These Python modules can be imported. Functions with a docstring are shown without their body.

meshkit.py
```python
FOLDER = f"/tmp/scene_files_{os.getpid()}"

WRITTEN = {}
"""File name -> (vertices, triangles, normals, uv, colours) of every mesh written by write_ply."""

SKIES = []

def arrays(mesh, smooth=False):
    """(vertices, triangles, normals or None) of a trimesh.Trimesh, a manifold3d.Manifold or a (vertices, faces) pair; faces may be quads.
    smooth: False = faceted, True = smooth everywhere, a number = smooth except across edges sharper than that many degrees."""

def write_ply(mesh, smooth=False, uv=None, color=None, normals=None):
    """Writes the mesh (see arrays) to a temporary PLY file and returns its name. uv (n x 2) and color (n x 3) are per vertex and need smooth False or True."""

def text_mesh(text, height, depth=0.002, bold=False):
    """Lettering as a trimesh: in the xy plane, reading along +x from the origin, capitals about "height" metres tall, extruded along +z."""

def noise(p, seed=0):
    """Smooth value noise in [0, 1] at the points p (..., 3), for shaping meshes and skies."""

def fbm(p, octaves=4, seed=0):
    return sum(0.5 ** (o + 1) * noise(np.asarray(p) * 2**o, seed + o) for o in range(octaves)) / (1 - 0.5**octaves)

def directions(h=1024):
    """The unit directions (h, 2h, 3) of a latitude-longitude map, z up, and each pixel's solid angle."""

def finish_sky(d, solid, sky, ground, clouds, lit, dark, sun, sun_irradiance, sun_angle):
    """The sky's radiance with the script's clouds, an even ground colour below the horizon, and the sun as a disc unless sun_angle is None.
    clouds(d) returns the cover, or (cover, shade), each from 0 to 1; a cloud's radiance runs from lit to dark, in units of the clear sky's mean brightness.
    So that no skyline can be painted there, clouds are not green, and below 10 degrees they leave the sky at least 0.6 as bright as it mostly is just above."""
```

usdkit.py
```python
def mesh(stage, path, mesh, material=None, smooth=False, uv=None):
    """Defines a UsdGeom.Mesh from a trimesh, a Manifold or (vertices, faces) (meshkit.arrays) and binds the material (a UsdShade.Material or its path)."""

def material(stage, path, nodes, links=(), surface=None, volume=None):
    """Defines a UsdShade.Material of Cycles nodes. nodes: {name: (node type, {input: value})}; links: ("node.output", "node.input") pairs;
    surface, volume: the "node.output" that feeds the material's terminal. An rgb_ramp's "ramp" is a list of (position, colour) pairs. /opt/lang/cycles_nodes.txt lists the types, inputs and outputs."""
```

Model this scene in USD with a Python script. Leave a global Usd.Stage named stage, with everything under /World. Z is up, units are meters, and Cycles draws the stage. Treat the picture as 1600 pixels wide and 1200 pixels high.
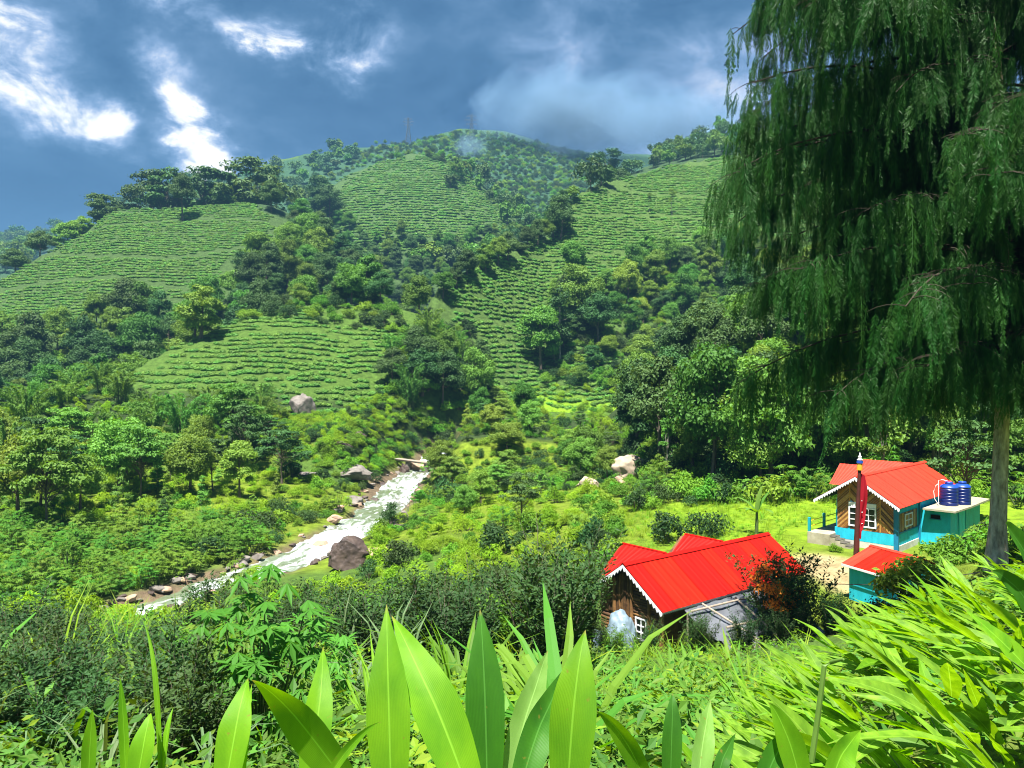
import math, random
import numpy as np
import trimesh
import usdkit, meshkit
from pxr import Usd, UsdGeom, UsdShade, UsdLux, Gf, Sdf, Vt
from scipy.interpolate import PchipInterpolator, RegularGridInterpolator
from scipy.ndimage import gaussian_filter

# ------------------------------------------------------------------ camera, sky, sun, exposure
stage = Usd.Stage.CreateInMemory()
UsdGeom.SetStageUpAxis(stage, UsdGeom.Tokens.z)
UsdGeom.SetStageMetersPerUnit(stage, 1.0)
world = UsdGeom.Xform.Define(stage, '/World')
UsdGeom.Scope.Define(stage, '/World/Looks')
F, CX, CY, CAMZ = 1164.0, 800.0, 600.0, 20.0          # focal length in photograph pixels, its centre, the eye's height above the river datum
cam = UsdGeom.Camera.Define(stage, '/World/camera')
cam.CreateHorizontalApertureAttr(36.0)
cam.CreateFocalLengthAttr(36.0 * F / 1600.0)
cam.CreateClippingRangeAttr(Gf.Vec2f(0.05, 20000.0))
cam.AddTransformOp().Set(Gf.Matrix4d(1, 0, 0, 0, 0, 0, 1, 0, 0, -1, 0, 0, 0, 0, CAMZ, 1))
EXPOSURE = 1.75
cam.CreateExposureAttr(EXPOSURE)
SUN_DIR = np.array([-0.15, -0.38, 0.0])
SUN_EL = math.radians(69.0)
SUN_DIR = SUN_DIR / np.linalg.norm(SUN_DIR) * math.cos(SUN_EL)
SUN_DIR[2] = math.sin(SUN_EL)
sun = UsdLux.DistantLight.Define(stage, '/World/sun')
sun.CreateIntensityAttr(1.25)
sun.CreateAngleAttr(0.53)
sun.CreateNormalizeAttr(True)
sun.CreateColorAttr(Gf.Vec3f(1.0, 0.955, 0.87))
_z = SUN_DIR; _x = np.cross([0, 0, 1.0], _z); _x /= np.linalg.norm(_x); _y = np.cross(_z, _x)
sun.AddTransformOp().Set(Gf.Matrix4d(*_x, 0, *_y, 0, *_z, 0, 0, 0, 0, 1))

def ray(px, py):
    d = np.array([(px - CX) / F, 1.0, (CY - py) / F]); return d / np.linalg.norm(d)

def build_sky():
    """An overcast monsoon sky: slate blue cloud billows from noise, torn open in a few places."""
    n = {'tc': ('texture_coordinate', {}),
         'sky': ('sky_texture', {'sky_type': 'single_scattering', 'sun_disc': False, 'sun_elevation': SUN_EL, 'sun_rotation': math.atan2(SUN_DIR[0], SUN_DIR[1]), 'air_density': 1.0, 'aerosol_density': 1.0, 'altitude': 1400.0}),
         'mp': ('mapping', {'scale': (1.0, 1.0, 1.55), 'location': SKY_SEED}),
         'n1': ('noise_texture', {'scale': 3.3, 'detail': 12.0, 'roughness': 0.56, 'distortion': 0.35}),
         'n2': ('noise_texture', {'scale': 1.3, 'detail': 2.0, 'roughness': 0.5}),
         'n3': ('noise_texture', {'scale': 10.0, 'detail': 9.0, 'roughness': 0.6, 'distortion': 0.5}),
         'warp': ('noise_texture', {'scale': 7.0, 'detail': 8.0, 'roughness': 0.62}),
         'wsub': ('vector_math', {'math_type': 'subtract', 'vector2': (0.5, 0.5, 0.5)}), 'wsc': ('vector_math', {'math_type': 'scale', 'scale': SKY_WARP}), 'dw': ('vector_math', {'math_type': 'add'}),
         'b1': ('math', {'math_type': 'multiply_add', 'value2': 1.4, 'value3': -0.70}), 'b2': ('math', {'math_type': 'multiply_add', 'value2': 0.5, 'value3': 0.20}), 's0': ('math', {'math_type': 'add'}),
         'torn': ('map_range', {'from_min': 0.38, 'from_max': 0.62, 'to_min': 0.15, 'to_max': 1.5}),
         'cover': ('rgb_ramp', {'ramp': [(0.0, (0.020, 0.075, 0.195)), (0.26, (0.034, 0.112, 0.265)), (0.40, (0.062, 0.160, 0.330)), (0.52, (0.120, 0.235, 0.430)), (0.64, (0.22, 0.355, 0.590)), (0.77, (0.46, 0.58, 0.82)), (0.90, (0.95, 0.97, 1.0)), (1.0, (1.25, 1.25, 1.25))]}),
         'gain': ('vector_math', {'math_type': 'scale', 'scale': SKY_GAIN}),
         'mixc': ('mix', {'mix_type': 'mix', 'fac': 0.96}),
         'bg': ('background_shader', {'strength': SKY_STRENGTH})}
    L = [('tc.generated', 'mp.vector'), ('mp.vector', 'n1.vector'), ('mp.vector', 'n2.vector'), ('mp.vector', 'n3.vector'), ('mp.vector', 'warp.vector'), ('warp.color', 'wsub.vector1'), ('wsub.vector', 'wsc.vector1'), ('wsc.vector', 'dw.vector1'), ('tc.generated', 'dw.vector2'),
         ('n1.fac', 'b1.value1'), ('n2.fac', 'b2.value1'), ('b1.value', 's0.value1'), ('b2.value', 's0.value2'), ('n3.fac', 'torn.value')]
    last = 's0.value'
    for i, (px, py, rx, ry, tilt, gain) in enumerate(SKY_BREAKS):
        c = ray(px, py)
        n[f'sub{i}'] = ('vector_math', {'math_type': 'subtract', 'vector2': tuple(c)})
        # the cloud gap's own axes on the sky: across, away, up
        t = math.radians(tilt)
        ax = (math.cos(t), 0, -math.sin(t)); ay = (math.sin(t), 0, math.cos(t))
        n[f'dx{i}'] = ('vector_math', {'math_type': 'dot_product', 'vector2': tuple(a / (rx / F) for a in ax)})
        n[f'dy{i}'] = ('vector_math', {'math_type': 'dot_product', 'vector2': tuple(a / (ry / F) for a in ay)})
        n[f'dz{i}'] = ('vector_math', {'math_type': 'dot_product', 'vector2': (0, 1.2, 0)})
        n[f'cx{i}'] = ('combine_xyz', {}); n[f'ln{i}'] = ('vector_math', {'math_type': 'length'})
        n[f'mr{i}'] = ('map_range', {'range_type': 'smoothstep', 'from_min': 1.15, 'from_max': 0.0, 'to_min': 0.0, 'to_max': gain})
        n[f'ad{i}'] = ('math', {'math_type': 'multiply_add'})
        L += [('dw.vector', f'sub{i}.vector1'), (f'sub{i}.vector', f'dx{i}.vector1'), (f'sub{i}.vector', f'dy{i}.vector1'), (f'sub{i}.vector', f'dz{i}.vector1'),
              (f'dx{i}.value', f'cx{i}.x'), (f'dy{i}.value', f'cx{i}.y'), (f'dz{i}.value', f'cx{i}.z'), (f'cx{i}.vector', f'ln{i}.vector1'), (f'ln{i}.value', f'mr{i}.value'),
              (last, f'ad{i}.value3'), (f'mr{i}.result', f'ad{i}.value1'), ('torn.result', f'ad{i}.value2')]
        last = f'ad{i}.value'
    L += [(last, 'cover.fac'), ('cover.color', 'gain.vector1'), ('sky.color', 'mixc.color1'), ('gain.vector', 'mixc.color2'), ('mixc.color', 'bg.color')]
    m = usdkit.material(stage, '/World/Looks/sky', n, L, surface='bg.background')
    d = UsdLux.DomeLight.Define(stage, '/World/sky')
    UsdShade.MaterialBindingAPI.Apply(d.GetPrim()).Bind(m)
    d.GetPrim().SetCustomDataByKey('kind', 'structure')
SKY_STRENGTH, SKY_GAIN, SKY_WARP, SKY_SEED = 0.1, 2.9, 0.16, (2.3, 0.4, 1.1)
SKY_BREAKS = [(140, 110, 340, 240, 0, 0.13), (80, 150, 190, 90, 25, 0.06), (300, 222, 74, 44, 55, 0.50), (95, 178, 150, 60, 25, 0.34), (190, 195, 50, 60, 20, 0.22), (275, 140, 60, 60, 30, 0.22), (330, 18, 120, 45, 10, 0.42), (545, 62, 95, 60, -10, 0.45), (440, 72, 60, 40, 20, 0.3), (15, 25, 90, 50, 10, 0.45), (385, 250, 50, 20, 0, 0.35),
              (175, 115, 80, 65, 20, -0.26), (420, 180, 120, 80, 30, -0.10), (60, 275, 140, 45, 0, -0.10), (225, 225, 55, 80, 10, -0.34), (720, 60, 130, 70, 5, -0.05), (980, 130, 480, 260, 0, 0.17)]
build_sky()
# ------------------------------------------------------------------ helpers
def P(px, py, D):
    """The point of the place seen at a pixel of the photograph, D metres ahead."""
    return np.array([(px - CX) / F * D, D, CAMZ + (CY - py) / F * D])
def pix(p):
    p = np.asarray(p, float); return np.stack([CX + F * p[..., 0] / p[..., 1], CY - F * (p[..., 2] - CAMZ) / p[..., 1]], -1)
def sm(a, b, x):
    t = np.clip((x - a) / (b - a), 0, 1); return t * t * (3 - 2 * t)
USED = {}
def numbered(parent, name):
    k = (parent, name); n = USED.get(k, 0); USED[k] = n + 1
    return name if n == 0 else f'{name}_{n:03d}'
def tag(prim, label=None, cat=None, group=None, kind=None):
    for k, v in (('label', label), ('category', cat), ('group', group), ('kind', kind)):
        if v: prim.SetCustomDataByKey(k, v)
    return prim
def path_of(parent):
    return '/World' if parent is None else str(parent.GetPath())
def obj(name, mesh, mat, parent=None, smooth=False):
    par = path_of(parent)
    m = usdkit.mesh(stage, f'{par}/{numbered(par, name)}', mesh, mat, smooth=smooth)
    return m.GetPrim()
def mat4(pos, rz=0.0, s=1.0, tilt=(0, 0)):
    c, n = math.cos(rz), math.sin(rz)
    R = np.array([[c, -n, 0], [n, c, 0], [0, 0, 1]])
    if tilt != (0, 0):
        ax, ay = tilt
        R = np.array([[1, 0, 0], [0, math.cos(ax), -math.sin(ax)], [0, math.sin(ax), math.cos(ax)]]) @ np.array([[math.cos(ay), 0, math.sin(ay)], [0, 1, 0], [-math.sin(ay), 0, math.cos(ay)]]) @ R
    R = R * (np.asarray(s) if np.ndim(s) else s)
    return Gf.Matrix4d(*R[:, 0], 0, *R[:, 1], 0, *R[:, 2], 0, *map(float, pos), 1)
def thing(name, label, cat, pos=(0, 0, 0), rz=0.0, s=1.0, group=None, kind=None, tilt=(0, 0), ref=None):
    x = UsdGeom.Xform.Define(stage, '/World/' + numbered('/World', name))
    x.AddTransformOp().Set(mat4(pos, rz, s, tilt))
    p = x.GetPrim(); tag(p, label, cat, group, kind)
    if ref is not None:
        p.GetReferences().AddInternalReference(ref.GetPath()); p.SetInstanceable(True)
    return p
LIB = stage.CreateClassPrim('/World/Library')
def proto(name):
    return stage.CreateClassPrim(f'/World/Library/{name}')
def stuff(name, protos, pos, rz, s, idx, label=None, cat=None, tilt=None):
    """Uncountable growth: one PointInstancer of the given prototypes."""
    pi = UsdGeom.PointInstancer.Define(stage, '/World/' + numbered('/World', name))
    base = pi.GetPath()
    for k, pr in enumerate(protos):
        q = UsdGeom.Xform.Define(stage, f'{base}/kind_{k}').GetPrim()
        q.GetReferences().AddInternalReference(pr.GetPath())
        pi.CreatePrototypesRel().AddTarget(q.GetPath())
    n = len(pos); pos = np.asarray(pos, np.float32); rz = np.asarray(rz, float)
    q = np.zeros((n, 4)); q[:, 0] = np.cos(rz / 2); q[:, 3] = np.sin(rz / 2)
    if tilt is not None:
        ax, ay = tilt[:, 0], tilt[:, 1]
        t = np.stack([np.ones(n), np.sin(ax / 2), np.sin(ay / 2), np.zeros(n)], 1); t /= np.linalg.norm(t, axis=1, keepdims=True)
        w1, x1, y1, z1 = t.T; w2, x2, y2, z2 = q.T
        q = np.stack([w1*w2-x1*x2-y1*y2-z1*z2, w1*x2+x1*w2+y1*z2-z1*y2, w1*y2-x1*z2+y1*w2+z1*x2, w1*z2+x1*y2-y1*x2+z1*w2], 1)
    s = np.asarray(s, np.float32); s = np.repeat(s[:, None], 3, 1) if s.ndim == 1 else s
    pi.CreatePositionsAttr(Vt.Vec3fArray.FromNumpy(np.ascontiguousarray(pos)))
    pi.CreateScalesAttr(Vt.Vec3fArray.FromNumpy(np.ascontiguousarray(s, np.float32)))
    pi.CreateOrientationsAttr(Vt.QuathArray([Gf.Quath(float(a), float(b), float(c), float(d)) for a, b, c, d in q]))
    pi.CreateProtoIndicesAttr(Vt.IntArray.FromNumpy(np.asarray(idx, np.int32)))
    tag(pi.GetPrim(), label, cat, kind='stuff')
    return pi.GetPrim()

# ------------------------------------------------------------------ the lie of the land (heights relative to the eye)
class Layer:
    """A hill: per bearing its foot and its crest, each a row of the view at a distance; real ground between, falling away behind."""
    def __init__(s, crest, foot, bulge=0.85, back=0.45):
        c, f = np.array(crest, float), np.array(foot, float)
        s.c = [PchipInterpolator(c[:, 0], c[:, k]) for k in (1, 2)]; s.f = [PchipInterpolator(f[:, 0], f[:, k]) for k in (1, 2)]
        s.cr, s.fr, s.bulge, s.back = (c[0, 0], c[-1, 0]), (f[0, 0], f[-1, 0]), bulge, back
    def at(s, px):
        a, b = np.clip(px, *s.cr), np.clip(px, *s.fr)
        ys, Ys, yf, Yf = s.c[0](a), s.c[1](a), s.f[0](b), s.f[1](b)
        return Ys, (CY - ys) / F * Ys, Yf, (CY - yf) / F * Yf
    def z(s, px, D):
        Ys, zs, Yf, zf = s.at(px)
        t = (D - Yf) / np.maximum(Ys - Yf, 5.0)
        up = zf + (zs - zf) * np.clip(t, 0, 1) ** s.bulge
        over = np.maximum(D - Ys, 0); k = 0.06 * np.maximum(Ys - Yf, 5)
        up = up - s.back * (np.sqrt(over ** 2 + k * k) - k)
        return up - 0.6 * np.maximum(Yf - D, 0)
KNOLL = Layer([(60,640,120),(120,615,140),(180,590,155),(260,545,172),(330,510,185),(400,482,195),(470,472,200),(560,472,205),(640,482,205),(700,525,200),(760,590,190),(820,640,182)],
              [(60,690,112),(180,680,125),(300,690,130),(450,690,140),(600,690,150),(700,660,162),(820,650,176)])
LEFT_HILL = Layer([(-200,560,260),(0,440,300),(60,402,315),(120,370,330),(190,327,345),(260,325,350),(400,316,355),(470,340,360),(540,400,352),(600,470,342),(660,560,330),(770,650,330)],
                  [(-200,620,215),(0,600,220),(150,590,225),(300,560,235),(450,520,250),(600,520,270),(660,580,280),(770,660,280)], 0.9)
RIGHT_HILL = Layer([(560,660,215),(640,520,215),(690,442,230),(740,416,245),(800,388,270),(860,362,300),(890,314,320),(940,287,345),(1000,270,375),(1060,254,390),(1120,246,400),(1300,232,410),(1700,232,420)],
                   [(560,670,195),(640,600,195),(700,650,200),(800,655,205),(950,645,210),(1000,640,210),(1100,620,210),(1300,600,210),(1700,600,210)], 0.9)
FOREST_SLOPE = Layer([(940,650,150),(1000,605,150),(1060,565,150),(1150,505,150),(1300,420,160),(1600,330,170),(2200,330,170)],
                     [(940,690,120),(1000,730,92),(1100,775,76),(1200,775,72),(1300,775,70),(1600,780,70),(2200,780,70)], 1.0)
FAR_TEA = Layer([(180,620,480),(300,440,480),(380,385,500),(450,332,520),(520,287,540),(580,260,560),(650,242,580),(700,247,590),(740,275,580),(790,320,560),(850,372,540),(930,440,520),(1010,620,520)],
                [(180,640,430),(300,470,430),(500,430,430),(650,420,430),(850,400,440),(930,450,460),(1010,640,460)], 0.85)
FAR_RIDGE = Layer([(60,400,780),(150,345,750),(200,309,780),(260,294,800),(330,280,800),(400,268,820),(450,252,820),(520,236,850),(600,222,880),(640,220,900),(680,208,900),(720,202,900),(790,208,900),(850,222,900),(920,236,900),(1000,240,900),(1200,250,900)],
                  [(60,440,600),(400,400,620),(700,360,650),(900,380,620),(1200,400,620)], 0.9)
UPPER_FOREST = Layer([(700,640,450),(770,560,450),(840,370,450),(900,312,470),(950,287,480),(1000,265,500),(1060,237,520),(1110,217,530),(1170,207,540),(1400,170,560),(1900,150,560)],
                     [(700,650,420),(770,590,420),(840,420,420),(1000,300,430),(1170,262,430),(1900,262,430)], 0.9)
LEFT_FAR = Layer([(-400,375,1200),(0,375,1200),(50,365,1200),(90,358,1150),(150,365,1100),(300,420,1100),(420,600,1100)], [(-400,430,950),(300,450,950),(420,620,950)], 0.9)
HILLS = [KNOLL, LEFT_HILL, RIGHT_HILL, FOREST_SLOPE, FAR_TEA, FAR_RIDGE, UPPER_FOREST, LEFT_FAR]
_near = [(0, -1.6), (4, -2.5), (8, -3.9), (15, -6.0), (22, -8.0)]
_cols = {-900: _near + [(30,-10.4),(45,-14),(70,-17),(110,-14),(200,-6),(400,4)],
    0: _near + [(30,-10.2),(40,-13),(50,-15.6),(58,-16.6),(70,-16),(87,-15),(110,-13.5),(140,-11),(170,-9),(220,-8)],
    300: _near + [(30,-10.2),(40,-13.2),(50,-16.0),(60,-17.0),(75,-16),(100,-14),(130,-12),(160,-10),(200,-8)],
    500: _near + [(30,-10.4),(45,-14.5),(60,-16.4),(75,-16.8),(90,-15.6),(120,-13.5),(150,-11.5),(200,-9)],
    650: _near + [(30,-10.5),(45,-13.5),(60,-14.8),(90,-15.2),(110,-15.4),(131,-15.3),(150,-13.5),(170,-12),(200,-10)],
    850: _near + [(30,-10.8),(45,-12.5),(60,-13.0),(100,-13),(150,-11.5),(210,-9)],
    1000: _near + [(30,-11.2),(45,-11.5),(56,-11.3),(75,-11.2),(100,-11),(210,-9)],
    1150: _near[:4] + [(22,-8.2),(30,-11.2),(45,-11),(60,-10.8),(80,-10),(210,-8)],
    1300: _near[:4] + [(22,-7.6),(32,-10.8),(40,-10.6),(60,-10.6),(75,-10),(210,-8)],
    1450: [(0,-1.6),(4,-2.2),(8,-3.0),(15,-4.7),(22,-6.4),(32,-9.7),(38,-10.5),(60,-10.5),(210,-8)],
    1600: [(0,-1.6),(4,-2.0),(8,-2.6),(15,-4.0),(22,-5.3),(35,-8),(45,-9.8),(60,-10),(210,-8)],
    2400: [(0,-1.6),(4,-1.9),(8,-2.3),(15,-3.4),(22,-4.6),(35,-7),(45,-8.8),(60,-9),(210,-6)]}
_Dg = np.concatenate([np.linspace(0, 10, 21), np.geomspace(10.5, 6000, 260)])
_pxs = np.array(sorted(_cols), float)
_pg = np.arange(-900, 2401, 25.0)
_tab = np.stack([np.interp(_Dg, *np.array(_cols[k], float).T) for k in sorted(_cols)])
_tab = np.stack([np.interp(_pg, _pxs, _tab[:, j]) for j in range(len(_Dg))], 1)
_tab = gaussian_filter(_tab, (2.0, 2.0), mode='nearest')
_base = RegularGridInterpolator((_pg, _Dg), _tab, bounds_error=False, fill_value=None)
# the river: centre line pixels (px, py), half width, level
_rv = [(60,988,2.4,-17.4),(200,956,2.3,-17.3),(270,932,2.3,-17.15),(345,908,2.4,-17.0),(415,890,2.7,-16.85),(478,864,3.0,-16.7),(545,828,3.2,-16.5),(600,790,3.3,-16.3),(624,760,3.2,-16.15),(652,733,3.0,-15.9),(690,712,3.6,-15.3),(760,697,3.0,-14.2)]
RIVER = []
for px, py, w, z in _rv:
    D = -z * F / (py - CY); RIVER.append(((px - CX) / F * D, D, z, w))
RIVER = np.array(RIVER)
_t = np.linspace(0, 1, len(RIVER)); _tt = np.linspace(0, 1, 240)
RIVER_F = PchipInterpolator(_t, RIVER)(_tt)
from scipy.spatial import cKDTree
_rt = cKDTree(RIVER_F[:, :2])
PADS = []                                                 # (x, y, radius, z, feather)
def height(X, Y, rough=True):
    """Ground height relative to the eye."""
    X, Y = np.asarray(X, float), np.asarray(Y, float)
    ph = np.arctan2(X, Y); pc = np.clip(ph, -0.87, 0.87); r = np.hypot(X, Y)
    px, D = CX + F * np.tan(pc), r * np.cos(pc)
    z = _base(np.stack([np.clip(px, -900, 2400), D], -1))
    wob = meshkit.fbm(np.stack([X, Y, 0 * X], -1) * 0.012, 4, 11) - 0.5
    for h in HILLS:
        far = h in (FAR_TEA, FAR_RIDGE, UPPER_FOREST, LEFT_FAR)
        zl = h.z(px + wob * (30 if far else 16), D) + wob * (14 if far else 4.0)
        k = 1.5
        z = np.where(zl > z - 4 * k, np.maximum(z, zl) + k * np.log1p(np.exp(-np.abs(z - zl) / k)) * 0.7, z)
    d, i = _rt.query(np.stack([X, Y], -1))
    rz, rw = RIVER_F[i, 2], RIVER_F[i, 3]
    bed = rz - 0.7 + 0.9 * sm(0.55, 1.15, d / rw)
    z = np.where(d < rw + 7, bed + (z - bed) * sm(rw, rw + 7, d), z)
    if rough:
        q = np.stack([X, Y, 0 * X], -1)
        near = sm(3, 25, r)
        z = z + (meshkit.fbm(q * 0.14, 4, 3) - 0.5) * 0.9 * near * sm(rw - 1, rw + 3, d) + (meshkit.fbm(q * 1.1, 3, 5) - 0.5) * 0.18
    for x0, y0, R, zp, ft in PADS:
        dd = np.hypot(X - x0, Y - y0); z = zp + (z - zp) * sm(R, R + ft, dd)
    return z
def ground(x, y):
    return CAMZ + height(np.atleast_1d(x), np.atleast_1d(y))
_view = {}
def cast(px, py, lo=3.0, hi=1500.0):
    """Where the line of sight through a pixel meets the ground: distances D (nan: sky)."""
    if not _view:
        cols = np.arange(-120, 1761, 4.0); Ds = np.geomspace(3.0, 1500.0, 420); u = (cols - CX) / F
        rows = CY - F * height(u[:, None] * Ds, np.ones_like(u)[:, None] * Ds, False) / Ds
        _view.update(cols=cols, Ds=Ds, top=np.minimum.accumulate(rows, 1))
    px, py = np.atleast_1d(np.asarray(px, float)), np.atleast_1d(np.asarray(py, float))
    c = np.clip(np.round((px + 120) / 4).astype(int), 0, len(_view['cols']) - 1); out = np.full(len(px), np.nan)
    for k in np.unique(c):
        q = np.nonzero(c == k)[0]; t = _view['top'][k]
        j = np.searchsorted(-t, -py[q])                    # first distance whose ground rises to the row
        ok = (j > 0) & (j < len(t)); jj = np.clip(j, 1, len(t) - 1)
        f = np.clip((t[jj - 1] - py[q]) / np.maximum(t[jj - 1] - t[jj], 1e-6), 0, 1)
        out[q] = np.where(ok, _view['Ds'][jj - 1] + (_view['Ds'][jj] - _view['Ds'][jj - 1]) * f, np.nan)
    return out
# ------------------------------------------------------------------ materials
def leaf_mat(name, col, col2=None, trans=0.35, rough=0.6, hue=0.02, val=0.35, tcol=None, spec=0.22):
    """Leaf: tone varies from plant to plant and leaf to leaf; some light passes through."""
    col2 = col2 or tuple(c * 0.6 for c in col); tcol = tcol or (min(col[0] * 1.6 + .02, 1), min(col[1] * 1.5, 1), col[2] * 0.5)
    n = {'oi': ('object_info', {}), 'ge': ('geometry', {}), 'mx': ('mix', {'color1': col, 'color2': col2}),
         'wn': ('white_noise_texture', {'dimensions': '1D'}), 'a': ('math', {'math_type': 'multiply_add', 'value2': val, 'value3': 1 - val / 2}),
         'h': ('math', {'math_type': 'multiply_add', 'value2': hue * 2, 'value3': 0.5 - hue}),
         'hs': ('hsv', {'saturation': 1.0}), 'ht': ('hsv', {'saturation': 1.05, 'color': tcol}),
         'p': ('principled_bsdf', {'roughness': rough, 'specular_ior_level': spec}), 't': ('translucent_bsdf', {}), 'm': ('mix_closure', {'fac': trans})}
    L = [('ge.random_per_island', 'mx.fac'), ('oi.random', 'wn.w'), ('wn.value', 'a.value1'), ('oi.random', 'h.value1'), ('h.value', 'hs.hue'), ('a.value', 'hs.value'), ('mx.color', 'hs.color'),
         ('h.value', 'ht.hue'), ('a.value', 'ht.value'), ('hs.color', 'p.base_color'), ('ht.color', 't.color'), ('p.BSDF', 'm.closure1'), ('t.BSDF', 'm.closure2')]
    return usdkit.material(stage, f'/World/Looks/{name}', n, L, surface='m.closure')
def plain_mat(name, col, rough=0.6, spec=0.4, metal=0.0, noise=0.0, nscale=6.0, bump=0.0, bscale=None, col2=None, stretch=(1, 1, 1), isl=0.0, detail=5.0, coat=0.0):
    """A painted or natural surface: colour with grain and wear from noise, fine relief from bump."""
    n = {'p': ('principled_bsdf', {'roughness': rough, 'specular_ior_level': spec, 'metallic': metal, 'base_color': col, 'coat_weight': coat})}; L = []
    if noise or bump or col2 or isl:
        n['tc'] = ('texture_coordinate', {}); n['mp'] = ('mapping', {'scale': stretch}); L.append(('tc.object', 'mp.vector'))
        n['no'] = ('noise_texture', {'scale': nscale, 'detail': detail, 'roughness': 0.6}); L.append(('mp.vector', 'no.vector'))
        n['rm'] = ('map_range', {'from_min': 0.3, 'from_max': 0.7, 'clamp': True}); L.append(('no.fac', 'rm.value'))
        lo = col2 or tuple(c * (1 - noise) for c in col)
        n['mx'] = ('mix', {'color1': lo, 'color2': col}); L += [('rm.result', 'mx.fac')]
        out = 'mx.color'
        if isl:
            n['ge'] = ('geometry', {}); n['ia'] = ('math', {'math_type': 'multiply_add', 'value2': isl, 'value3': 1 - isl / 2}); n['ih'] = ('hsv', {})
            L += [('ge.random_per_island', 'ia.value1'), ('ia.value', 'ih.value'), ('mx.color', 'ih.color')]; out = 'ih.color'
        L.append((out, 'p.base_color'))
        if bump:
            n['bn'] = ('noise_texture', {'scale': bscale or nscale * 3, 'detail': 4.0}); n['bu'] = ('bump', {'strength': bump, 'distance': 0.02})
            L += [('mp.vector', 'bn.vector'), ('bn.fac', 'bu.height'), ('bu.normal', 'p.normal')]
    return usdkit.material(stage, f'/World/Looks/{name}', n, L, surface='p.BSDF')
M = {}
G = 1.0
M['tree'] = leaf_mat('tree_leaves', (0.095, 0.205, 0.028), (0.048, 0.118, 0.018), 0.25, hue=0.03, val=0.55)
M['tree_dark'] = leaf_mat('dark_tree_leaves', (0.05, 0.118, 0.03), (0.026, 0.07, 0.02), 0.2, hue=0.025, val=0.5)
M['tree_light'] = leaf_mat('pale_tree_leaves', (0.15, 0.27, 0.04), (0.085, 0.175, 0.028), 0.3, hue=0.03, val=0.45)
M['bamboo'] = leaf_mat('bamboo_leaves', (0.105, 0.23, 0.034), (0.06, 0.15, 0.024), 0.35, hue=0.025, val=0.4)
M['shrub'] = leaf_mat('shrub_leaves', (0.11, 0.24, 0.018), (0.055, 0.14, 0.013), 0.32, hue=0.03, val=0.6)
M['shrub_yellow'] = leaf_mat('yellow_green_leaves', (.185, .325, .014), (.110, .215, .012), 0.4, hue=0.012, val=0.5)
M['shrub_dark'] = leaf_mat('dark_shrub_leaves', (0.03, 0.075, 0.018), (0.017, 0.046, 0.012), 0.22, hue=0.03, val=0.6)
M['tea'] = leaf_mat('tea_leaves', (0.095, 0.215, 0.030), (0.052, 0.135, 0.020), 0.15, hue=0.02, val=0.55)
M['grass'] = leaf_mat('grass_blades', (0.15, 0.28, 0.016), (0.09, 0.19, 0.013), 0.45, hue=0.03, val=0.5)
M['grass_pale'] = leaf_mat('pale_reed_leaves', (0.105, 0.165, 0.07), (0.06, 0.11, 0.04), 0.3, hue=0.03, val=0.5)
M['herb'] = leaf_mat('herb_leaves', (0.075, 0.175, 0.020), (0.035, 0.095, 0.013), 0.3, hue=0.03, val=0.7)
M['star'] = leaf_mat('star_leaves', (0.095, 0.215, 0.022), (0.06, 0.15, 0.016), 0.4, hue=0.03, val=0.4)
M['bark'] = plain_mat('tree_bark', (0.16, 0.13, 0.10), 0.9, 0.2, noise=0.6, nscale=3, bump=0.5, stretch=(3, 3, 0.6))
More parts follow.
